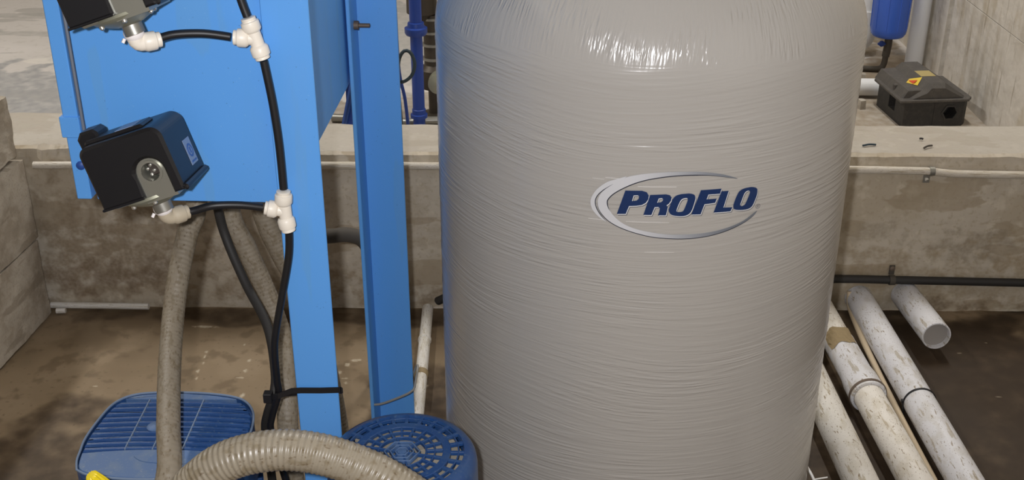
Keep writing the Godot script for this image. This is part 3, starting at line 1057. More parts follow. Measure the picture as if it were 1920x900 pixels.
func build_elbow(a: Vector3, corner: Vector3, e: Vector3, m: Material, label: String) -> void:
	var t := thing("elbow_fitting", label, "fitting", a, "elbows under the switches")
	var d := corner - a
	var b := MB.new()
	b.lathe([Vector2(0, -0.002), Vector2(0.0105, -0.002), Vector2(0.0112, 0.002), Vector2(0.0105, 0.006), Vector2(0.0088, 0.0085), Vector2(0, 0.0085)], 20, Vector3.ZERO, axis(d))
	b.tube([Vector3(-0.009, -0.008, 0.004), Vector3(-0.011, -0.012, 0.006)], 0.002, 6, 0.004)
	part("thread_tape", b, M.tape, t, "white thread tape")
	b = MB.new()
	b.tube([d.normalized() * 0.003, d * 0.75, d + (e - corner) * 0.15, d + (e - corner) * 0.5], 0.0088, 18, 0.003)
	part("body", b, m, t)
	b = MB.new()
	collar(b, d + (e - corner) * 0.2, e - corner, 0.0105, (e - corner).length() * 0.8)
	part("collet_socket", b, m, t)


func hose(called: String, pts: Array, r: float, m: Material, label: String, cat: String, sides := 14, step := 0.008, rib := 0.0, pitch := 0.006, group := "") -> MeshInstance3D:
	var b := MB.new()
	b.tube(pts, r, sides, step, rib, pitch)
	var low: Vector3 = pts[0]
	for p in pts:
		if p.y < low.y: low = p
	return single(called, b, m, label, cat, low, group)


func build_plumbing() -> void:
	build_switch(Vector3(-0.43, 0.797, -1.225), "black pressure switch with pale sticker above the hose ends at the door's bottom edge")
	build_switch(Vector3(-0.434, 1.004, -1.225), "upper black pressure switch, its olive diaphragm housing over a clean white elbow")
	var e1 := [Vector3(-0.4205, 0.944, -1.231), Vector3(-0.4185, 0.929, -1.232), Vector3(-0.396, 0.9305, -1.245)]
	var e2 := [Vector3(-0.4165, 0.7365, -1.231), Vector3(-0.413, 0.720, -1.233), Vector3(-0.393, 0.7205, -1.250)]
	build_elbow(e1[0], e1[1], e1[2], M.fitting, "clean white elbow under the upper pressure switch")
	build_elbow(e2[0], e2[1], e2[2], M.fitting_dirty, "grime-covered elbow under the lower pressure switch")
	var t1 := Vector3(-0.2975, 0.9245, -1.268)
	var t2 := Vector3(-0.2845, 0.7135, -1.268)
	var t1u := Vector3(-0.304, 0.9485, -1.268)
	var t1d := Vector3(-0.2915, 0.901, -1.268)
	var t1s := Vector3(-0.322, 0.9265, -1.266)
	var t2u := Vector3(-0.2825, 0.7395, -1.268)
	var t2d := Vector3(-0.2805, 0.687, -1.268)
	var t2s := Vector3(-0.3065, 0.7185, -1.266)
	build_tee(t1, t1u, t1d, t1s, "white tee fitting joining three black tubes beside the upper switch")
	build_tee(t2, t2u, t2d, t2s, "white tee fitting at the door's lower corner on the front post")
	var r := 0.0047
	var g := "thin black tubes on the door"
	hose("tube", [Vector3(-0.402, 0.9302, -1.2415), Vector3(-0.384, 0.9335, -1.252), Vector3(-0.354, 0.932, -1.262), Vector3(-0.325, 0.927, -1.266)], r, M.black_tube, "short black tube from the clean white elbow to the upper tee", "tube", 12, 0.006, 0, 0, g)
	hose("tube", [Vector3(-0.325, 1.06, -1.27), Vector3(-0.315, 0.992, -1.27), Vector3(-0.3095, 0.967, -1.269), Vector3(-0.3045, 0.9495, -1.268)], r, M.black_tube, "black tube rising from the upper tee along the post", "tube", 12, 0.006, 0, 0, g)
	hose("tube", [Vector3(-0.291, 0.899, -1.268), Vector3(-0.2855, 0.85, -1.268), Vector3(-0.2825, 0.798, -1.268), Vector3(-0.2822, 0.742, -1.268)], r, M.black_tube, "long black tube running down from the upper tee to the lower tee", "tube", 12, 0.006, 0, 0, g)
	hose("tube", [Vector3(-0.398, 0.7203, -1.246), Vector3(-0.385, 0.7225, -1.248), Vector3(-0.363, 0.728, -1.25), Vector3(-0.334, 0.7255, -1.258), Vector3(-0.309, 0.7188, -1.266)], r, M.black_tube, "short arched black tube from the grimy elbow to the lower tee", "tube", 12, 0.006, 0, 0, g)
	hose("tube", [Vector3(-0.2805, 0.685, -1.268), Vector3(-0.284, 0.652, -1.27), Vector3(-0.296, 0.6, -1.27), Vector3(-0.309, 0.547, -1.272), Vector3(-0.3145, 0.515, -1.275), Vector3(-0.318, 0.463, -1.285), Vector3(-0.319, 0.44, -1.290), Vector3(-0.331, 0.402, -1.295), Vector3(-0.336, 0.374, -1.298), Vector3(-0.320, 0.2, -1.33), Vector3(-0.30, 0.012, -1.38)], r, M.black_tube, "black tube dropping from the lower tee past the front post to the floor", "tube", 12, 0.006, 0, 0, g)
	hose("cable", [Vector3(-0.414, 0.72, -1.44), Vector3(-0.415, 0.633, -1.45), Vector3(-0.408, 0.585, -1.45), Vector3(-0.381, 0.534, -1.42), Vector3(-0.345, 0.493, -1.372), Vector3(-0.329, 0.452, -1.325), Vector3(-0.3285, 0.430, -1.303), Vector3(-0.340, 0.397, -1.306), Vector3(-0.348, 0.365, -1.316), Vector3(-0.362, 0.2, -1.375), Vector3(-0.385, 0.012, -1.46)], 0.0062, M.black_rubber, "dull black cable slanting from under the cabinet to the cable tie", "cable", 12, 0.008)
	# grey hoses
	hose("hose", [Vector3(-0.445, 0.73, -1.50), Vector3(-0.447, 0.632, -1.46), Vector3(-0.456, 0.602, -1.435), Vector3(-0.461, 0.563, -1.39), Vector3(-0.462, 0.521, -1.345), Vector3(-0.448, 0.489, -1.26), Vector3(-0.427, 0.471, -1.17), Vector3(-0.412, 0.445, -1.10), Vector3(-0.436, 0.38, -1.055), Vector3(-0.465, 0.2, -1.0), Vector3(-0.47, 0.02, -0.98)], 0.0145, M.hose, "grey hose hanging in front of the louvred motor cover", "hose", 16, 0.0013, 0.00016, 0.0065, "grey hoses")
	hose("hose", [Vector3(-0.408, 0.73, -1.53), Vector3(-0.413, 0.61, -1.5), Vector3(-0.394, 0.543, -1.5), Vector3(-0.371, 0.464, -1.5), Vector3(-0.352, 0.404, -1.48), Vector3(-0.338, 0.369, -1.42), Vector3(-0.334, 0.304, -1.385), Vector3(-0.328, 0.16, -1.38), Vector3(-0.33, 0.018, -1.44)], 0.0150, M.hose, "grey hose slanting down behind the front post into the cable tie", "hose", 16, 0.0013, 0.00016, 0.0065, "grey hoses")
	hose("hose", [Vector3(-0.415, 0.73, -1.62), Vector3(-0.391, 0.565, -1.6), Vector3(-0.367, 0.484, -1.6), Vector3(-0.330, 0.39, -1.6), Vector3(-0.30, 0.2, -1.58), Vector3(-0.29, 0.018, -1.56)], 0.0165, M.hose, "grey hose farthest back under the cabinet, half hidden by the front post", "hose", 16, 0.0013, 0.00016, 0.0065, "grey hoses")
	hose("ribbed_hose", [Vector3(-0.40, 0.04, -1.02), Vector3(-0.395, 0.36, -1.02), Vector3(-0.372, 0.472, -1.02), Vector3(-0.342, 0.513, -1.02), Vector3(-0.306, 0.537, -1.02), Vector3(-0.26, 0.5475, -1.02), Vector3(-0.215, 0.543, -1.02), Vector3(-0.17, 0.525, -1.02), Vector3(-0.137, 0.504, -1.02), Vector3(-0.109, 0.478, -1.02), Vector3(-0.085, 0.43, -1.02), Vector3(-0.08, 0.3, -1.02), Vector3(-0.08, 0.04, -1.02)], 0.0220, M.hose_pale, "thick pale ribbed hose arching over in front of the two pump motors", "hose", 24, 0.0011, 0.00045, 0.0060)
	hose("rubber_hose", [Vector3(-0.43, 0.335, -1.98), Vector3(-0.363, 0.342, -1.96), Vector3(-0.325, 0.350, -1.95), Vector3(-0.297, 0.340, -1.95), Vector3(-0.281, 0.306, -1.95), Vector3(-0.277, 0.24, -1.95), Vector3(-0.28, 0.1, -1.96), Vector3(-0.285, 0.015, -2.0)], 0.0140, M.dusty_rubber, "dusty black rubber hose bending down behind the rear post", "hose", 18, 0.006)
	hose("cord", [Vector3(-0.262, 0.115, -1.742), Vector3(-0.245, 0.118, -1.742), Vector3(-0.196, 0.142, -1.742), Vector3(-0.190, 0.144, -1.77), Vector3(-0.192, 0.142, -1.83), Vector3(-0.22, 0.06, -1.84), Vector3(-0.23, 0.004, -1.85)], 0.0022, M.cord, "thin grey cord slung across the foot of the rear post", "cord", 8, 0.01)
	var bar := MB.new()
	bar.box(Vector3(-0.335, 0.0, -1.226), Vector3(-0.305, 0.345, -1.218), 0.001)
	single("flat_bar", bar, M.dusty_rubber, "dark speckled flat bar standing under the arch of the ribbed hose", "bar", Vector3(-0.32, 0, -1.222))
	# cable tie round the front post and the lines beside it
	var tie := thing("cable_tie", "black cable tie strapping tubes and hose to the blue front post", "cable tie", Vector3(-0.27, 0.45, -1.28))
	var b := MB.new()
	var y := 0.447
	var loop := [Vector3(-0.329, y - 0.010, -1.284), Vector3(-0.318, y - 0.006, -1.2815), Vector3(-0.300, y, -1.285), Vector3(-0.288, y, -1.2865), Vector3(-0.262, y, -1.2865), Vector3(-0.2365, y + 0.001, -1.2865), Vector3(-0.2365, y - 0.008, -1.298), Vector3(-0.27, y - 0.026, -1.325), Vector3(-0.310, y - 0.028, -1.322), Vector3(-0.336, y - 0.028, -1.316), Vector3(-0.338, y - 0.020, -1.300), Vector3(-0.329, y - 0.010, -1.284)]
	for i in loop.size() - 1:
		var p: Vector3 = loop[i] - tie.position
		var q: Vector3 = loop[i + 1] - tie.position
		var out := (q - p).cross(Vector3.UP).normalized() * 0.0012
		if out.dot((p + q) * 0.5 - Vector3(-0.02, 0, -0.08)) < 0: out = -out
		var hgt := Vector3(0, 0.0042, 0)
		var c := (p + q) * 0.5
		b.quad(p + out - hgt, q + out - hgt, q + out + hgt, p + out + hgt, c)
		b.quad(p - hgt, q - hgt, q + hgt, p + hgt, c + out)
		b.quad(p + hgt, q + hgt, q + out + hgt, p + out + hgt, c)
		b.quad(p - hgt, q - hgt, q + out - hgt, p + out - hgt, c)
	part("strap", b, M.black_tube, tie)
	b = MB.new()
	b.box(Vector3(-0.337, y - 0.016, -1.290) - tie.position, Vector3(-0.326, y - 0.002, -1.278) - tie.position, 0.001)
	part("head", b, M.black_tube, tie)


# ------------------------------------------------------------------ pump motors
func clip_strip(poly: PackedVector2Array, z0: float, z1: float) -> Array:
	return Geometry2D.intersect_polygons(poly, PackedVector2Array([Vector2(-1, z0), Vector2(1, z0), Vector2(1, z1), Vector2(-1, z1)]))


func build_louvred_motor() -> void:
	var base := Vector3(-0.455, 0, -1.245)
	var t := thing("pump_motor", "blue pump motor with a dusty rounded-square louvred fan cover", "motor", base)
	var raw := [[-0.548, -1.168], [-0.557, -1.208], [-0.559, -1.243], [-0.552, -1.297], [-0.541, -1.322], [-0.518, -1.336], [-0.471, -1.340], [-0.418, -1.336], [-0.380, -1.325], [-0.360, -1.302], [-0.352, -1.274], [-0.351, -1.239], [-0.359, -1.205], [-0.385, -1.170], [-0.421, -1.153], [-0.473, -1.150], [-0.517, -1.155]]
	var pts := PackedVector2Array()
	for i in raw.size():
		pts.append(Vector2(raw[i][0] - base.x, raw[i][1] - base.z))
	var o := PackedVector2Array()
	var m := pts.size()
	for i in m:
		for k in 4:
			o.append(pts[i].cubic_interpolate(pts[(i + 1) % m], pts[(i + m - 1) % m], pts[(i + 2) % m], k / 4.0))
	var up := Transform3D(Basis(Vector3.RIGHT, Vector3.BACK, Vector3.UP), Vector3.ZERO)   # outline x-z, extruded along y
	var top := 0.41
	var b := MB.new()
	b.prism(o, top - 0.085, top - 0.012, up)
	part("cowl", b, M.motor_blue, t)
	# standing rim
	b = MB.new()
	var rim := []
	for i in range(0, o.size(), 2):
		rim.append(Vector3(o[i].x, top - 0.003, o[i].y))
	rim.append(rim[0])
	b.tube(rim, 0.0016, 8, 0.006)
	part("rim", b, M.dust_rim, t, "scuffed pale rim")
	b = MB.new()
	var m2 := o.size()
	for i in m2:
		var p := o[i]
		var q := o[(i + 1) % m2]
		var nn := Vector3(q.y - p.y, 0, p.x - q.x).normalized()
		if nn.dot(Vector3(p.x, 0, p.y)) < 0: nn = -nn
		b.tri(Vector3(p.x, top - 0.013, p.y), Vector3(q.x, top - 0.013, q.y), Vector3(q.x, top - 0.003, q.y), nn, nn, nn)
		b.tri(Vector3(p.x, top - 0.013, p.y), Vector3(q.x, top - 0.003, q.y), Vector3(p.x, top - 0.003, p.y), nn, nn, nn)
	part("rim_wall", b, M.motor_blue, t)
	var inner: PackedVector2Array = Geometry2D.offset_polygon(o, -0.003)[0]
	# front apron, curved at its inner edge
	var ap := PackedVector2Array([Vector2(-0.2, 0.2), Vector2(0.2, 0.2)])
	for k in 13:
		var x := 0.11 - 0.22 * k / 12.0
		ap.append(Vector2(x, 0.034 + 0.9 * x * x))
	for p in Geometry2D.intersect_polygons(inner, ap):
		b = MB.new()
		b.prism(p, top - 0.013, top - 0.003, up, 0.001)
		part("apron", b, M.motor_dusty, t)
		var mark := MB.new()
		mark.tube([Vector3(-0.03, top - 0.0027, 0.050), Vector3(-0.015, top - 0.0027, 0.060), Vector3(0.02, top - 0.0027, 0.064)], 0.0007, 6, 0.004)
		part("moulded_line", mark, M.motor_dusty, t)
	for p in clip_strip(inner, -0.2, -0.079):
		b = MB.new()
		b.prism(p, top - 0.013, top - 0.003, up, 0.001)
		part("apron", b, M.motor_dusty, t)
	# louvres: each a bowed blade
	var cnt := 10
	for k in cnt:
		var z := -0.074 + 0.0112 * k
		for half in clip_strip(inner, z, z + 0.0078):
			b = MB.new()
			# bow: the ends sweep towards the viewer
			var bowed := PackedVector2Array()
			var dense := PackedVector2Array()
			for i in half.size():
				var p: Vector2 = half[i]
				var q: Vector2 = half[(i + 1) % half.size()]
				var steps := maxi(1, int((q - p).length() / 0.012))
				for s in steps:
					dense.append(p.lerp(q, float(s) / steps))
			for p in dense:
				bowed.append(Vector2(p.x, p.y + 0.55 * p.x * p.x - 0.002))
			b.prism(bowed, top - 0.013, top - 0.0035, up, 0.0024)
			var blade := part("louvre", b, M.motor_blue, t)
			var xa := 1.0
			var xb := -1.0
			for p in half:
				xa = minf(xa, p.x); xb = maxf(xb, p.x)
			var edge := []
			for q in 9:
				var x := lerpf(xa + 0.008, xb - 0.008, q / 8.0)
				edge.append(Vector3(x, top - 0.0036, z + 0.0068 + 0.55 * x * x - 0.002))
			b = MB.new()
			b.tube(edge, 0.0009, 6, 0.012)  # glossy rod added so the flash draws a highlight along each blade
			part("added_glint_rod", b, M.motor_gloss, blade)
	for x in [-0.047, -0.012, 0.026]:
		b = MB.new()
		b.box(Vector3(x - 0.0009, top - 0.012, -0.078), Vector3(x + 0.0009, top - 0.0026, 0.034), 0.0004)
		part("cross_rib", b, M.dust_rim, t)
	b = MB.new()
	b.lathe([Vector2(0.0105, top - 0.012), Vector2(0.0105, top - 0.002), Vector2(0.008, top - 0.0005), Vector2(0.0, top)], 24, Vector3(-0.022, 0, -0.014))
	part("hub", b, M.motor_dusty, t)
	# finned body and pump foot
	b = MB.new()
	b.prism(Geometry2D.offset_polygon(o, -0.006)[0], 0.16, top - 0.085, up)
	var body := part("motor_body", b, M.motor_blue, t)
	for k in 26:
		var s := o[k * o.size() / 26]
		b = MB.new()
		var d := Vector3(s.x, 0, s.y).normalized()
		var xf := Basis(Vector3.UP, atan2(d.x, d.z))
		var w := MB.new()
		w.box(Vector3(-0.0012, 0.17, -0.012), Vector3(0.0012, top - 0.09, 0.004), 0.0003)
		for i in w.v.size():
			w.v[i] = xf * w.v[i] + Vector3(s.x, 0, s.y)
			w.n[i] = xf * w.n[i]
		part("cooling_fin", w, M.motor_blue, body)
	b = MB.new()
	b.lathe([Vector2(0.0, 0.0), Vector2(0.09, 0.0), Vector2(0.09, 0.02), Vector2(0.06, 0.025), Vector2(0.06, 0.13), Vector2(0.085, 0.135), Vector2(0.085, 0.16), Vector2(0.0, 0.16)], 32)
	part("pump_foot", b, M.motor_black, t)


func annulus(b: MB, r0: float, r1: float, y0: float, y1: float, sides := 64) -> void:
	var c := minf(0.0006, (r1 - r0) * 0.3)
	b.lathe([Vector2(r1, y0), Vector2(r1, y1 - c), Vector2(r1 - c, y1), Vector2(r0 + c, y1), Vector2(r0, y1 - c), Vector2(r0, y0), Vector2(r1, y0)], sides)


func build_grille_motor() -> void:
	var base := Vector3(-0.150, 0, -1.206)
	var t := thing("pump_motor", "blue pump motor with a round perforated fan cover beside the wrapped tank", "motor", base)
	var top := 0.41
	var b := MB.new()
	b.lathe([Vector2(0.0775, top - 0.004), Vector2(0.0785, top), Vector2(0.083, top - 0.0005), Vector2(0.089, top - 0.004), Vector2(0.0935, top - 0.011), Vector2(0.095, top - 0.02), Vector2(0.096, top - 0.10), Vector2(0.0, top - 0.10)], 72)
	var cowl := part("cowl", b, M.motor_blue, t)
	b = MB.new()
	annulus(b, 0.0955, 0.0985, top - 0.115, top - 0.10)
	part("black_gasket", b, M.motor_black, t)
	for r in [[0.0705, 0.0722], [0.0515, 0.0615], [0.0408, 0.0424], [0.0295, 0.0315]]:
		b = MB.new()
		annulus(b, r[0], r[1], top - 0.005, top)
		part("grille_ring", b, M.motor_blue, cowl)
	var spokes := func(n: int, r0: float, r1: float, w: float, off: float) -> void:
		for k in n:
			var a := TAU * k / n + off
			var s := MB.new()
			s.box(Vector3(-w, top - 0.005, r0), Vector3(w, top - 0.0002, r1), 0.0004)
			var xf := Basis(Vector3.UP, a)
			for i in s.v.size():
				s.v[i] = xf * s.v[i]; s.n[i] = xf * s.n[i]
			part("grille_spoke", s, M.motor_blue, cowl)
	spokes.call(24, 0.0612, 0.0785, 0.0022, 0.0)
	spokes.call(20, 0.0312, 0.0520, 0.0016, 0.1)
	spokes.call(6, 0.004, 0.0300, 0.0012, 0.3)
	# hexagonal ribs round the hub
	for r in [0.0235, 0.0160, 0.0095]:
		b = MB.new()
		annulus(b, r - 0.0022, r, top - 0.005, top + 0.0004, 6)
		part("grille_hexagon", b, M.motor_dusty, cowl)
	b = MB.new()
	b.lathe([Vector2(0.0, top - 0.006), Vector2(0.006, top - 0.006), Vector2(0.006, top), Vector2(0.0, top + 0.0006)], 16)
	part("hub", b, M.motor_dusty, cowl)
	# the dusty fan below
	b = MB.new()
	b.lathe([Vector2(0.0, top - 0.024), Vector2(0.077, top - 0.024), Vector2(0.077, top - 0.016), Vector2(0.0, top - 0.014)], 40)
	var fan := part("fan", b, M.fan_dusty, t)
	for k in 9:
		b = MB.new()
		b.box(Vector3(-0.0012, top - 0.016, 0.02), Vector3(0.0012, top - 0.008, 0.074), 0.0004)
		var xf := Basis(Vector3.UP, TAU * k / 9.0)
		for i in b.v.size():
			b.v[i] = xf * b.v[i]; b.n[i] = xf * b.n[i]
		part("fan_blade", b, M.fan_dusty, fan)
	b = MB.new()
	b.lathe([Vector2(0.0, 0.16), Vector2(0.088, 0.16), Vector2(0.088, top - 0.10), Vector2(0.0, top - 0.10)], 120, Vector3.ZERO, Basis.IDENTITY, 30, 0.08)
	part("finned_body", b, M.motor_blue, t)
	b = MB.new()
	b.lathe([Vector2(0.0, 0.0), Vector2(0.085, 0.0), Vector2(0.085, 0.02), Vector2(0.055, 0.025), Vector2(0.055, 0.135), Vector2(0.08, 0.14), Vector2(0.08, 0.16), Vector2(0.0, 0.16)], 32)
	part("pump_foot", b, M.motor_black, t)


func build_wire_nut() -> void:
	var at := Vector3(-0.464, 0.466, -1.052)
	var t := thing("wire_connector", "ribbed yellow twist-on wire connector by the louvred motor", "connector", at)
	var bs := Basis(Vector3.BACK, deg_to_rad(24)) * Basis(Vector3.RIGHT, deg_to_rad(12))
	var b := MB.new()
	b.lathe([Vector2(0.0, 0.0), Vector2(0.0105, 0.0), Vector2(0.0110, 0.004), Vector2(0.0095, 0.018), Vector2(0.0075, 0.029), Vector2(0.006, 0.031), Vector2(0.0, 0.0315)], 72, Vector3.ZERO, bs, 12, 0.14)
	part("cap", b, M.yellow, t)
	for k in 2:
		b = MB.new()
		b.tube([bs * Vector3(0.003 * (k * 2 - 1), 0.004, 0), bs * Vector3(0.004 * (k * 2 - 1), -0.015, 0), Vector3(0.008 + 0.006 * k, -0.05, -0.02), Vector3(0.0 + 0.006 * k, -0.10, -0.085)], 0.002, 8, 0.005)
		part("wire", b, M.black_tube, t)


# ------------------------------------------------------------------ pipes on the floor and curb
func pipe_mat(base: StandardMaterial3D, off: float) -> StandardMaterial3D:
	var m: StandardMaterial3D = base.duplicate()
	m.uv1_offset = Vector3(off, off * 1.7, 0)
	m.uv1_scale = Vector3(1, 1.4, 1)
	return m


func build_pipes() -> void:
	var r := 0.0301
	var g := "white drain pipes laid on the wet floor"
	# pipe beside the tank
	hose("drain_pipe", [Vector3(0.566, r, -2.27), Vector3(0.5765, r, -1.947), Vector3(0.600, r, -1.25)], r, pipe_mat(M.pvc_old, 0.1), "mud-specked white pipe running closest beside the wrapped tank", "pipe", 32, 0.05, 0, 0, g)
	# sleeved pipe with its coupling
	var p0 := Vector3(0.652, r, -2.28)
	var p1 := Vector3(0.702, r, -1.20)
	var dir := (p1 - p0).normalized()
	var t := thing("drain_pipe", "cream white pipe with a belled coupling and muddy tape, between two other pipes", "pipe", p0, g)
	var b := MB.new()
	b.tube([Vector3.ZERO, (p1 - p0)], 0.0290, 32, 0.05)
	part("pipe", b, pipe_mat(M.pvc_cream, 0.35), t)
	b = MB.new()
	b.lathe([Vector2(0.029, 0.18), Vector2(0.0312, 0.182), Vector2(0.0314, 0.30), Vector2(0.0345, 0.325), Vector2(0.0350, 0.375), Vector2(0.034, 0.379), Vector2(0.0295, 0.38)], 40, Vector3.ZERO, axis(dir))
	part("belled_coupling", b, pipe_mat(M.pvc, 0.6), t)
	b = MB.new()
	b.lathe([Vector2(0.0352, 0.368), Vector2(0.0368, 0.369), Vector2(0.0368, 0.374), Vector2(0.0352, 0.375)], 40, Vector3.ZERO, axis(dir))
	part("grey_seal_ring", b, M.rust, t)
	b = MB.new()
	var ax := axis(dir)
	for k in 9:
		for j in 5:
			var q := []
			for d in [[0, 0], [1, 0], [1, 1], [0, 1]]:
				var a := deg_to_rad(-160.0 + 12.0 * (k + d[0]) + 3.0 * sin((j + d[1]) * 1.7))
				var dv: Vector3 = Vector3(cos(a), -sin(a), 0)
				q.append(dv * (0.0324 + 0.0006 * sin((k + d[0]) * 2.3 + (j + d[1]) * 1.9)) + dir * (0.165 + 0.012 * (j + d[1]) + 0.004 * sin((k + d[0]) * 1.3)))
			b.quad(q[0], q[1], q[2], q[3], dir * 0.2)
	part("muddy_tape", b, M.mud, t, "brown mud-caked tape")
	# the pipe that leaves the curb, with a thin line tied to it
	hose("drain_pipe", [Vector3(0.7495, r, -2.298), Vector3(0.759, r, -1.958), Vector3(0.780, r, -1.20)], r, pipe_mat(M.pvc, 0.85), "long white pipe coming out of the curb, ringed by a black tie", "pipe", 32, 0.05, 0, 0, g)
	hose("thin_pipe", [Vector3(0.7265, 0.05, -2.29), Vector3(0.725, 0.02, -2.262), Vector3(0.7200, 0.014, -2.042), Vector3(0.723, 0.014, -1.675), Vector3(0.738, 0.014, -1.25)], 0.0066, M.pvc_thin, "thin tan pipe lying along the tied white pipe", "pipe", 14, 0.02)
	var z := -1.885
	var tie := thing("cable_tie", "thin black cable tie looped around the long white pipe", "cable tie", Vector3(0.7615, r, z))
	b = MB.new()
	b.lathe([Vector2(r + 0.0002, -0.002), Vector2(r + 0.0018, -0.002), Vector2(r + 0.0018, 0.002), Vector2(r + 0.0002, 0.002)], 40, Vector3.ZERO, axis(Vector3(0.027, 0, 1)))
	part("strap", b, M.black_tube, tie)
	b = MB.new()
	b.box(Vector3(-r - 0.005, -0.002, -0.004), Vector3(-r - 0.0005, 0.006, 0.004), 0.001)
	b.tube([Vector3(-r - 0.002, 0.0, 0.0), Vector3(-r - 0.001, -0.012, 0.004), Vector3(-r + 0.002, -0.026, 0.006)], 0.0014, 6, 0.004)
	part("head", b, M.black_tube, tie)
	# open stub through the curb
	var s0 := Vector3(0.852, 0.038, -2.30)
	var s1 := Vector3(0.857, 0.052, -2.095)
	var sd := (s1 - s0).normalized()
	t = thing("pipe_stub", "short open-ended white pipe jutting out of the curb", "pipe", s0)
	b = MB.new()
	var sl := (s1 - s0).length()
	b.lathe([Vector2(r, 0.0), Vector2(r, sl - 0.001), Vector2(r - 0.001, sl), Vector2(r - 0.0032, sl), Vector2(r - 0.0034, sl - 0.001), Vector2(r - 0.0034, sl - 0.03)], 40, Vector3.ZERO, axis(sd))
	part("pipe", b, pipe_mat(M.pvc, 0.2), t)
	b = MB.new()
	b.lathe([Vector2(r - 0.0033, 0), Vector2(0.0, 0.0)], 32, sd * (sl - 0.012), axis(sd))
	part("packed_dirt", b, M.pipe_plug, t, "grey dirt packed inside the pipe end")
	# thin pipe between rear post and tank
	t = thing("floor_pipe", "thin cream pipe with two joints on the floor beside the wrapped tank", "pipe", Vector3(-0.209, 0.0125, -2.27))
	var fd := Vector3(0.0145, 0, 0.55)
	b = MB.new()
	b.tube([Vector3.ZERO, fd], 0.0124, 20, 0.03)
	part("pipe", b, pipe_mat(M.pvc_old, 0.5), t)
	b = MB.new()
	b.lathe([Vector2(0.0122, 0.0), Vector2(0.0142, 0.002), Vector2(0.0142, 0.009), Vector2(0.0122, 0.011)], 24, fd * 0.235, axis(fd))
	part("joint", b, M.pvc_old, t)
	b = MB.new()
	b.lathe([Vector2(0.0122, 0.0), Vector2(0.0146, 0.003), Vector2(0.0135, 0.010), Vector2(0.0144, 0.014), Vector2(0.0122, 0.019)], 24, fd * 0.475, axis(fd))
	part("joint", b, M.mud, t, "rust-brown clogged joint")
	hose("cable", [Vector3(-0.185, 0.040, -2.255), Vector3(-0.165, 0.055, -2.245), Vector3(-0.13, 0.066, -2.24), Vector3(-0.05, 0.065, -2.235), Vector3(0.3, 0.078, -2.285), Vector3(0.695, 0.081, -2.2895), Vector3(0.83, 0.079, -2.2895), Vector3(1.083, 0.074, -2.2895), Vector3(1.42, 0.066, -2.2895)], 0.0092, M.black_rubber, "thick black cable clamped low along the curb behind the pipes", "cable", 14, 0.02)
	t = thing("pipe_clamp", "rusty clamp holding the thick black cable to the curb", "clamp", Vector3(0.815, 0.079, -2.30))
	b = MB.new()
	b.lathe([Vector2(0.0094, -0.006), Vector2(0.0112, -0.006), Vector2(0.0112, 0.006), Vector2(0.0094, 0.006)], 20, Vector3(0, 0.0, 0.0105), Basis(Vector3.FORWARD, PI / 2))
	b.box(Vector3(-0.006, 0.009, 0.0), Vector3(0.006, 0.032, 0.003), 0.0008)
	part("band", b, M.dusty_rubber, t)
	b = MB.new()
	b.lathe([Vector2(0.006, 0.0), Vector2(0.006, 0.002), Vector2(0.0, 0.004)], 12, Vector3(0, 0.025, 0.003), Basis(Vector3.RIGHT, PI / 2))
	part("screw", b, M.rust, t)
	# white conduit near the curb's upper edge, sagging slightly
	hose("conduit", [Vector3(-1.035, 0.345, -2.2895), Vector3(-0.315, 0.347, -2.2895), Vector3(0.697, 0.342, -2.2895), Vector3(0.855, 0.339, -2.2895), Vector3(0.90, 0.334, -2.2895), Vector3(1.046, 0.331, -2.2895), Vector3(1.42, 0.326, -2.2895)], 0.0082, pipe_mat(M.conduit, 0.4), "thin white conduit fixed along the curb just under its upper edge", "conduit", 16, 0.02)
	t = thing("pipe_clamp", "galvanised saddle clamp on the white conduit", "clamp", Vector3(0.862, 0.339, -2.30))
	b = MB.new()
	b.lathe([Vector2(0.0084, -0.0055), Vector2(0.0098, -0.0055), Vector2(0.0098, 0.0055), Vector2(0.0084, 0.0055)], 20, Vector3(0, 0, 0.0105), Basis(Vector3.FORWARD, PI / 2))
	b.box(Vector3(-0.012, -0.030, 0.0), Vector3(0.002, -0.012, 0.0025), 0.0006)
	b.box(Vector3(-0.0055, -0.014, 0.0), Vector3(0.0055, -0.006, 0.006), 0.0006)
	part("band", b, M.steel, t)
	b = MB.new()
	b.lathe([Vector2(0.0042, 0.0), Vector2(0.0042, 0.002), Vector2(0.0, 0.0035)], 12, Vector3(-0.005, -0.022, 0.0025), Basis(Vector3.RIGHT, PI / 2))
	part("screw", b, M.bright, t)
	# scrap sticks by the curb
	hose("scrap_pipe", [Vector3(-1.055, 0.008, -2.286), Vector3(-0.835, 0.007, -2.283)], 0.0072, M.pvc_old, "thin cream pipe offcut lying at the foot of the curb by the concrete blocks", "pipe", 12, 0.02)
	hose("scrap_pipe", [Vector3(-1.035, 0.0065, -2.262), Vector3(-1.015, 0.0065, -2.264)], 0.0062, M.pvc_old, "very short cream pipe piece poking out beside the concrete blocks", "pipe", 12, 0.02)


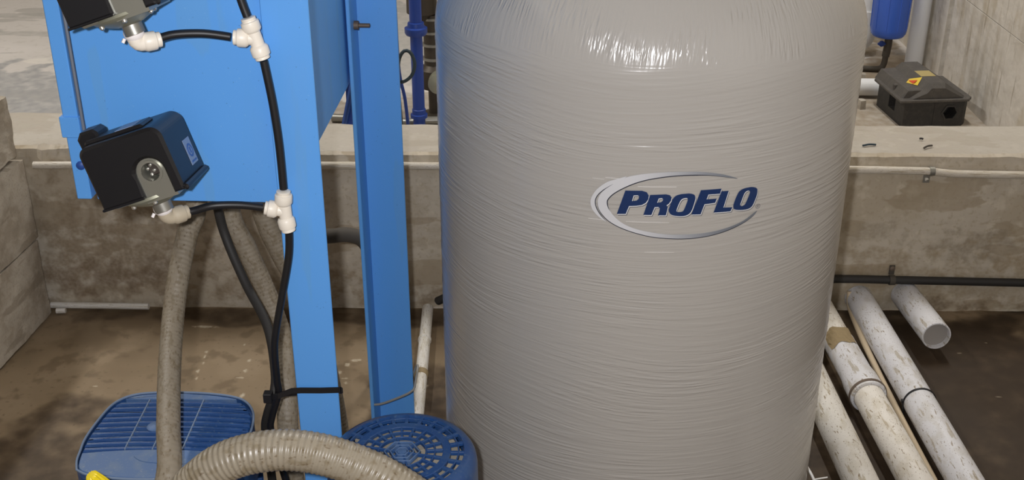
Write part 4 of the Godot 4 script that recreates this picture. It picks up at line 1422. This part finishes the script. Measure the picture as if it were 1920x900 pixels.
# ------------------------------------------------------------------ concrete blocks
func rough_box(lo: Vector3, hi: Vector3, sd: int, amp: float, cell := 0.012) -> MB:
	var b := MB.new()
	var f := noise(sd, 14.0, 4)
	var c := (lo + hi) * 0.5
	var h := (hi - lo) * 0.5
	var warp := func(p: Vector3) -> Vector3:
		var q := p - c
		# soften corners, then push the surface about
		var k := Vector3(absf(q.x) / h.x, absf(q.y) / h.y, absf(q.z) / h.z)
		var edge := maxf(0.0, k.x + k.y + k.z - maxf(k.x, maxf(k.y, k.z)) - minf(k.x, minf(k.y, k.z)) - 0.88)
		var d := f.get_noise_3dv(p) * amp
		return c + q * (1.0 - edge * 0.05) + Vector3(d, f.get_noise_3dv(p + Vector3(9, 3, 5)) * amp, f.get_noise_3dv(p + Vector3(2, 8, 1)) * amp * 0.5)
	for ax in 3:
		var a1 := (ax + 1) % 3
		var a2 := (ax + 2) % 3
		var n1 := maxi(2, int(2.0 * h[a1] / cell))
		var n2 := maxi(2, int(2.0 * h[a2] / cell))
		for s in [-1.0, 1.0]:
			for i in n1:
				for j in n2:
					var q := []
					for d in [[0, 0], [1, 0], [1, 1], [0, 1]]:
						var p := c
						p[ax] += s * h[ax]
						p[a1] += h[a1] * (2.0 * (i + d[0]) / n1 - 1.0)
						p[a2] += h[a2] * (2.0 * (j + d[1]) / n2 - 1.0)
						q.append(warp.call(p))
					b.quad(q[0], q[1], q[2], q[3], c)
	return b


func build_blocks() -> void:
	var at := Vector3(-1.046, 0, -2.262)
	var rows := [[0.002, 0.184, 0.0, "concrete block standing on the wet floor at the bottom of the stack", 501], [0.190, 0.370, 0.004, "middle concrete block in the stack against the curb", 502], [0.380, 0.505, -0.006, "broken concrete block on top of the stack against the curb", 503]]
	for r in rows:
		var b := rough_box(Vector3(-0.19 + r[2], r[0], 0.0), Vector3(r[2], r[1], 0.40), r[4], 0.0022 if r[4] < 503 else 0.010)
		var o := single("concrete_block", b, M.block, r[3], "block", Vector3(0, r[0], 0), "stacked concrete blocks")
		o.position = at + Vector3(0, r[0], 0)
		o.rotation_degrees.y = -5.0


# ------------------------------------------------------------------ things behind the curb
func build_rear() -> void:
	# black bait box with a double-ridged lid
	var t := thing("bait_station", "black plastic bait box with a ridged lid and yellow warning sticker", "box", Vector3(1.176, 0, -3.445))
	t.rotation_degrees.y = 6.0
	var b := MB.new()
	var up := Transform3D(Basis(Vector3.RIGHT, Vector3.BACK, Vector3.UP), Vector3.ZERO)
	b.prism(PackedVector2Array([Vector2(0.004, 0.0), Vector2(0.196, 0.0), Vector2(0.214, -0.02), Vector2(0.214, -0.215), Vector2(0.03, -0.235), Vector2(0.004, -0.21)]), 0.0, 0.088, up)
	var body := carved("base", b, [[0.022, 0.06, 6, Vector3(0.152, 0.045, -0.02), Basis(Vector3.RIGHT, PI / 2)], [Vector3(0.06, 0.045, 0.05), Vector3(0.02, 0.052, -0.095)]], M.bait_black, t)
	b = MB.new()
	b.box(Vector3(0.10, 0.0, -0.002), Vector3(0.104, 0.086, 0.002), 0.0005)
	part("seam", b, M.bait_black, body)
	b = MB.new()
	b.lathe([Vector2(0.026, 0.0), Vector2(0.028, 0.002), Vector2(0.022, 0.003), Vector2(0.022, -0.003)], 6, Vector3(0.152, 0.045, 0.0005), Basis(Vector3.RIGHT, PI / 2))
	part("entry_lip", b, M.bait_black, body)
	b = MB.new()
	# lid: front outline swept backwards
	var o := PackedVector2Array([Vector2(-0.004, 0.086), Vector2(0.0, 0.092), Vector2(0.014, 0.116), Vector2(0.060, 0.118), Vector2(0.080, 0.136), Vector2(0.132, 0.136), Vector2(0.206, 0.088), Vector2(0.216, 0.084)])
	var lid := Transform3D(Basis.IDENTITY, Vector3.ZERO)
	b.prism(o, -0.235, -0.018, lid, 0.004)
	b.prism(PackedVector2Array([Vector2(-0.012, 0.004), Vector2(0.205, 0.006), Vector2(0.222, -0.015), Vector2(0.220, -0.22), Vector2(0.03, -0.245), Vector2(-0.012, -0.215)]), 0.082, 0.090, up, 0.002)
	b.prism(PackedVector2Array([Vector2(0.02, 0.088), Vector2(0.064, 0.1175), Vector2(0.080, 0.135), Vector2(0.130, 0.135), Vector2(0.20, 0.088)]), -0.03, -0.004, lid, 0.012)
	var ld := part("lid", b, M.bait_lid, t)
	b = MB.new()
	b.box(Vector3(0.0, 0.096, -0.10), Vector3(0.016, 0.112, -0.085), 0.002)
	part("latch", b, M.bait_lid, ld)
	b = MB.new()
	b.box(Vector3(0.082, 0.1362, -0.14), Vector3(0.130, 0.1368, -0.085), 0.0001)
	part("tan_sticker", b, M.sticker_tan, ld)
	b = MB.new()
	var dq := [Vector3(0.058, 0.1195, -0.115), Vector3(0.081, 0.1375, -0.075), Vector3(0.058, 0.1195, -0.05), Vector3(0.036, 0.1180, -0.085)]
	b.quad(dq[0], dq[1], dq[2], dq[3], Vector3(0.06, 0.0, -0.08))
	var st := part("warning_sticker", b, M.sticker_yellow, ld, "yellow diamond with a red triangle")
	b = MB.new()
	b.flat(Vector3(0.048, 0.1202, -0.098), Vector3(0.067, 0.1282, -0.075), Vector3(0.050, 0.1202, -0.066), Vector3(0.06, 0, -0.08))
	part("triangle", b, M.sticker_red, st)
	# blue filter housing with drain valve
	t = thing("filter_housing", "blue ribbed water filter housing hanging near the corner", "filter", Vector3(1.272, 0.128, -4.0))
	b = MB.new()
	b.lathe([Vector2(0.0, 0.0), Vector2(0.035, 0.001), Vector2(0.052, 0.006), Vector2(0.060, 0.018), Vector2(0.0625, 0.035), Vector2(0.068, 0.33), Vector2(0.075, 0.335), Vector2(0.075, 0.37), Vector2(0.0, 0.372)], 48)
	part("bowl", b, M.filter_blue, t)
	for k in 10:
		b = MB.new()
		var a := TAU * k / 10 + 0.2
		var xf := Basis(Vector3.UP, a)
		b.tube([xf * Vector3(0, 0.012, 0.0565), xf * Vector3(0, 0.035, 0.0627), xf * Vector3(0, 0.33, 0.0682)], 0.0016, 6, 0.03)
		part("rib", b, M.filter_blue, t)
	b = MB.new()
	b.tube([Vector3(0.005, 0.003, 0), Vector3(0.006, -0.03, 0), Vector3(0.003, -0.07, 0.0)], 0.0135, 16, 0.01)
	part("drain_neck", b, M.dusty_rubber, t)
	b = MB.new()
	b.lathe([Vector2(0, 0), Vector2(0.010, 0), Vector2(0.011, 0.008), Vector2(0.006, 0.011), Vector2(0, 0.011)], 8, Vector3(-0.02, -0.021, 0.006), Basis(Vector3.BACK, 0.6) * Basis(Vector3.RIGHT, PI / 2), 0, 0)
	b.box(Vector3(-0.034, -0.026, 0.006), Vector3(-0.006, -0.018, 0.014), 0.002)
	part("valve_handle", b, M.deep_blue, t, "small blue valve handle")
	b = MB.new()
	b.box(Vector3(0.022, 0.37, -0.42), Vector3(0.06, 0.40, 0.06), 0.004)
	part("wall_bracket", b, M.steel, t)
	hose("drain_hose", [Vector3(1.275, 0.06, -4.0), Vector3(1.272, 0.025, -4.0), Vector3(1.255, 0.012, -4.0), Vector3(1.18, 0.011, -4.01), Vector3(1.0, 0.011, -4.02)], 0.0105, M.dusty_rubber, "dark drain hose running from the blue filter along the floor", "hose", 12, 0.01)
	hose("standpipe", [Vector3(1.404, 0.0, -4.08), Vector3(1.404, 2.2, -4.08)], 0.0312, M.pvc_clean, "tall plain grey-white pipe standing between the filter and the wall", "pipe", 28, 0.1)
	t = thing("standpipe", "white pipe with a swollen elbow partly hidden by the wrapped tank", "pipe", Vector3(1.256, 0.0, -4.2))
	b = MB.new()
	b.tube([Vector3(0, 1.6, 0), Vector3(0, 0.14, 0)], 0.030, 24, 0.1)
	part("pipe", b, M.pvc_clean, t)
	b = MB.new()
	b.tube([Vector3(0, 0.17, 0), Vector3(0, 0.09, 0), Vector3(-0.02, 0.05, 0), Vector3(-0.07, 0.038, 0), Vector3(-0.16, 0.038, 0)], 0.036, 24, 0.01)
	part("elbow", b, M.pvc_clean, t)
	hose("drain_pipe", [Vector3(0.95, 0.034, -3.74), Vector3(1.19, 0.034, -3.735)], 0.0285, M.pvc_clean, "short plain pipe lying behind the curb up to the bait box", "pipe", 24, 0.05)
	# debris
	for d in [[Vector3(1.13, 0, -3.99), 0.05, 0.012, 0.03, 0.4, "flat pale rubble chip farthest behind the curb near the drain hose"], [Vector3(1.16, 0, -3.93), 0.06, 0.02, 0.03, -0.3, "larger pale rubble chip beside the short plain pipe"], [Vector3(1.10, 0, -3.62), 0.02, 0.03, 0.02, 0.2, "small upright rubble bit in front of the short plain pipe"]]:
		b = rough_box(Vector3(-d[1] / 2, 0, -d[3] / 2), Vector3(d[1] / 2, d[2], d[3] / 2), int(d[0].x * 1000), 0.004, 0.01)
		var o2 := single("rubble_piece", b, M.concrete, d[5], "rubble", Vector3.ZERO, "rubble behind the curb")
		o2.position = d[0]
		o2.rotation.y = d[4]
	for d in [[Vector3(0.742, 0.372, -2.347), 0.030, 0.1, M.cable_green, "dark scrap of cable tie lying on the curb top"], [Vector3(0.865, 0.372, -2.339), 0.026, 0.5, M.dusty_rubber, "curled dark twig lying on the curb top"], [Vector3(0.864, 0.372, -2.386), 0.008, -0.4, M.black_rubber, "small black crumb lying on the curb top"]]:
		b = MB.new()
		var l: float = d[1]
		b.tube([Vector3(-l / 2, 0.002, 0), Vector3(0, 0.003, -l * 0.12), Vector3(l / 2, 0.002, -l * 0.1)], 0.0022, 8, 0.004)
		var o3 := single("scrap", b, d[3], d[4], "scrap", Vector3.ZERO)
		o3.position = d[0]
		o3.rotation.y = d[2]
	# blue pipework and pump behind, seen between post and tank
	t = thing("pipe_riser", "dark blue flanged riser pipe behind the curb", "pipe", Vector3(-0.318, 0.0, -3.40))
	b = MB.new()
	b.lathe([Vector2(0, 0), Vector2(0.0185, 0), Vector2(0.0185, 1.2), Vector2(0, 1.2)], 24)
	part("pipe", b, M.deep_blue, t)
	for y in [0.045, 0.318]:
		b = MB.new()
		b.lathe([Vector2(0.018, 0), Vector2(0.026, 0.002), Vector2(0.026, 0.012), Vector2(0.021, 0.014), Vector2(0.021, 0.028), Vector2(0.018, 0.03)] if y < 0.1 else [Vector2(0.018, -0.012), Vector2(0.030, -0.011), Vector2(0.034, -0.004), Vector2(0.034, 0.010), Vector2(0.026, 0.013), Vector2(0.024, 0.026), Vector2(0.018, 0.028)], 24, Vector3(0, y, 0))
		part("flange", b, M.deep_blue, t)
	t = thing("booster_pump", "dark bronze pump with pale union nuts behind the blue riser", "pump", Vector3(-0.280, 0.0, -3.53))
	b = MB.new()
	b.lathe([Vector2(0, 0), Vector2(0.045, 0), Vector2(0.045, 0.012), Vector2(0.018, 0.016), Vector2(0.018, 0.09), Vector2(0.040, 0.10), Vector2(0.046, 0.12), Vector2(0.044, 0.16), Vector2(0.028, 0.175), Vector2(0.028, 0.335), Vector2(0.0, 0.335)], 28)
	part("casing", b, M.dark_bronze, t)
	b = MB.new()
	b.lathe([Vector2(0, 0.318), Vector2(0.03, 0.318), Vector2(0.040, 0.335), Vector2(0.047, 0.34), Vector2(0.047, 0.60), Vector2(0.0, 0.61)], 28, Vector3(-0.030, 0, 0.0))
	part("motor_housing", b, M.dark_bronze, t)
	for y in [0.19, 0.235, 0.275, 0.318]:
		b = MB.new()
		b.lathe([Vector2(0.027, 0), Vector2(0.033, 0.001), Vector2(0.033, 0.008), Vector2(0.027, 0.009)], 24, Vector3(0, y, 0))
		part("union_nut", b, M.steel, t)
	b = MB.new()
	b.lathe([Vector2(0, 0), Vector2(0.03, 0), Vector2(0.032, 0.004), Vector2(0.032, 0.05), Vector2(0, 0.055)], 24, Vector3(0.02, 0.135, 0.03), Basis(Vector3.RIGHT, PI / 2))
	part("outlet", b, M.zinc, t)
	b = MB.new()
	b.lathe([Vector2(0.0, 0), Vector2(0.012, 0), Vector2(0.012, 0.6), Vector2(0, 0.6)], 16, Vector3(0.062, 0.0, 0.02))
	for k in 7:
		b.lathe([Vector2(0.012, 0), Vector2(0.017, 0.002), Vector2(0.017, 0.02), Vector2(0.012, 0.022)], 16, Vector3(0.062, 0.17 + 0.05 * k, 0.02))
	part("side_manifold", b, M.dark_bronze, t)
	hose("cable", [Vector3(-0.372, 0.0, -3.33), Vector3(-0.363, 0.066, -3.3), Vector3(-0.366, 0.16, -3.3), Vector3(-0.363, 0.25, -3.3), Vector3(-0.348, 0.285, -3.3), Vector3(-0.328, 0.283, -3.3), Vector3(-0.316, 0.25, -3.3), Vector3(-0.325, 0.215, -3.3), Vector3(-0.347, 0.195, -3.3), Vector3(-0.365, 0.19, -3.31)], 0.0052, M.cable_green, "looped dark green cable in front of the blue riser", "cable", 10, 0.008)
	hose("cable", [Vector3(-0.37, 0.4, -3.34), Vector3(-0.366, 0.22, -3.33), Vector3(-0.352, 0.13, -3.33), Vector3(-0.345, 0.03, -3.33), Vector3(-0.345, 0.006, -3.36)], 0.0052, M.deep_blue, "straight dark blue cable hanging beside the riser", "cable", 10, 0.01)
	hose("floor_hose", [Vector3(-0.6, 0.014, -3.48), Vector3(-0.4, 0.014, -3.46), Vector3(-0.36, 0.014, -3.44), Vector3(-0.3, 0.014, -3.46), Vector3(-0.1, 0.014, -3.47), Vector3(0.1, 0.014, -3.5)], 0.013, M.steel, "grey metallic hose lying behind the curb at the riser's foot", "hose", 14, 0.02)
	# the leg of a blue stand farther back
	t = thing("equipment_stand", "dark blue steel stand leg with a slanting brace behind the curb", "stand", Vector3(-0.43, 0.0, -2.9))
	b = MB.new()
	b.box(Vector3(-0.030, 0.0, -0.03), Vector3(0.035, 0.72, 0.0), 0.001)
	part("leg", b, M.deep_blue, t)
	b = MB.new()
	b.tube([Vector3(-0.055, 0.14, 0.012), Vector3(-0.015, 0.30, 0.012), Vector3(0.0, 0.36, 0.012)], 0.008, 4, 0.05)
	part("brace", b, M.blue_dark, t)
	b = MB.new()
	b.box(Vector3(-0.036, 0.0, -0.045), Vector3(0.034, 0.008, 0.012), 0.001)
	part("foot_plate", b, M.blue, t)


func build_lamp(x: float, z: float, energy: float, label: String) -> void:
	var t := thing("ceiling_lamp", label, "lamp", Vector3(x, 3.08, z), "ceiling lamps")
	t.rotation_degrees.y = 90.0
	var b := MB.new()
	b.box(Vector3(-0.62, 0.04, -0.08), Vector3(0.62, 0.12, 0.08), 0.01)
	part("housing", b, M.white_tube, t)
	var gm := mat(c8(255, 250, 240), 0.5)
	gm.emission_enabled = true
	gm.emission = Color(1.0, 0.96, 0.9)
	gm.emission_energy_multiplier = 1.2
	for s in [-0.04, 0.04]:
		b = MB.new()
		b.tube([Vector3(-0.6, 0.02, s), Vector3(0.6, 0.02, s)], 0.014, 16, 0.2)
		part("glowing_tube", b, gm, t)
	var l := AreaLight3D.new()
	l.name = "lamp_light"
	l.area_size = Vector2(1.2, 0.12)
	l.light_color = Color(1.0, 0.99, 0.97)
	l.light_energy = energy
	l.area_range = 12.0
	l.area_attenuation = 2.0
	l.area_normalize_energy = true
	l.shadow_enabled = true
	t.add_child(l)
	l.position = Vector3(0, -0.005, 0)
	l.rotation_degrees.x = -90.0


func _ready() -> void:
	rng.seed = 7
	var cam := Camera3D.new()
	cam.name = "camera"
	add_child(cam)
	cam.position = Vector3(0, CAM_H, 0)
	cam.rotation_degrees = Vector3(-26.2, 0.55, 0)
	cam.fov = rad_to_deg(2.0 * atan(450.0 / 2200.0))
	cam.near = 0.02
	cam.current = true
	var we := WorldEnvironment.new()
	var env := Environment.new()
	env.background_mode = Environment.BG_COLOR
	env.background_color = Color(0.02, 0.02, 0.02)
	env.tonemap_mode = Environment.TONE_MAPPER_LINEAR
	env.tonemap_exposure = 1.0
	env.sdfgi_enabled = true
	env.ssao_enabled = true
	env.ssil_enabled = true
	we.environment = env
	add_child(we)
	# the phone's flash, just above the lens and a little to its side
	var fl := OmniLight3D.new()
	fl.name = "flash"
	fl.position = Vector3(-0.042, CAM_H + 0.030, 0.012)
	fl.light_color = Color(0.985, 0.985, 1.0)
	fl.light_energy = 1.65
	fl.light_size = 0.012
	fl.omni_range = 14.0
	fl.omni_attenuation = 2.0
	fl.shadow_enabled = true
	add_child(fl)

	make_materials()
	build_room()
	build_lamp(-1.9, -3.15, 5.6, "twin-tube fluorescent lamp on the ceiling over the concrete blocks")
	build_lamp(0.9, -3.35, 4.0, "added unseen twin-tube ceiling lamp brightening the walled corner")  # extra lamp, added to brighten the corner wall and standpipe
	build_tank()
	build_cabinet()
	build_plumbing()
	build_louvred_motor()
	build_grille_motor()
	build_wire_nut()
	build_pipes()
	build_blocks()
	build_rear()
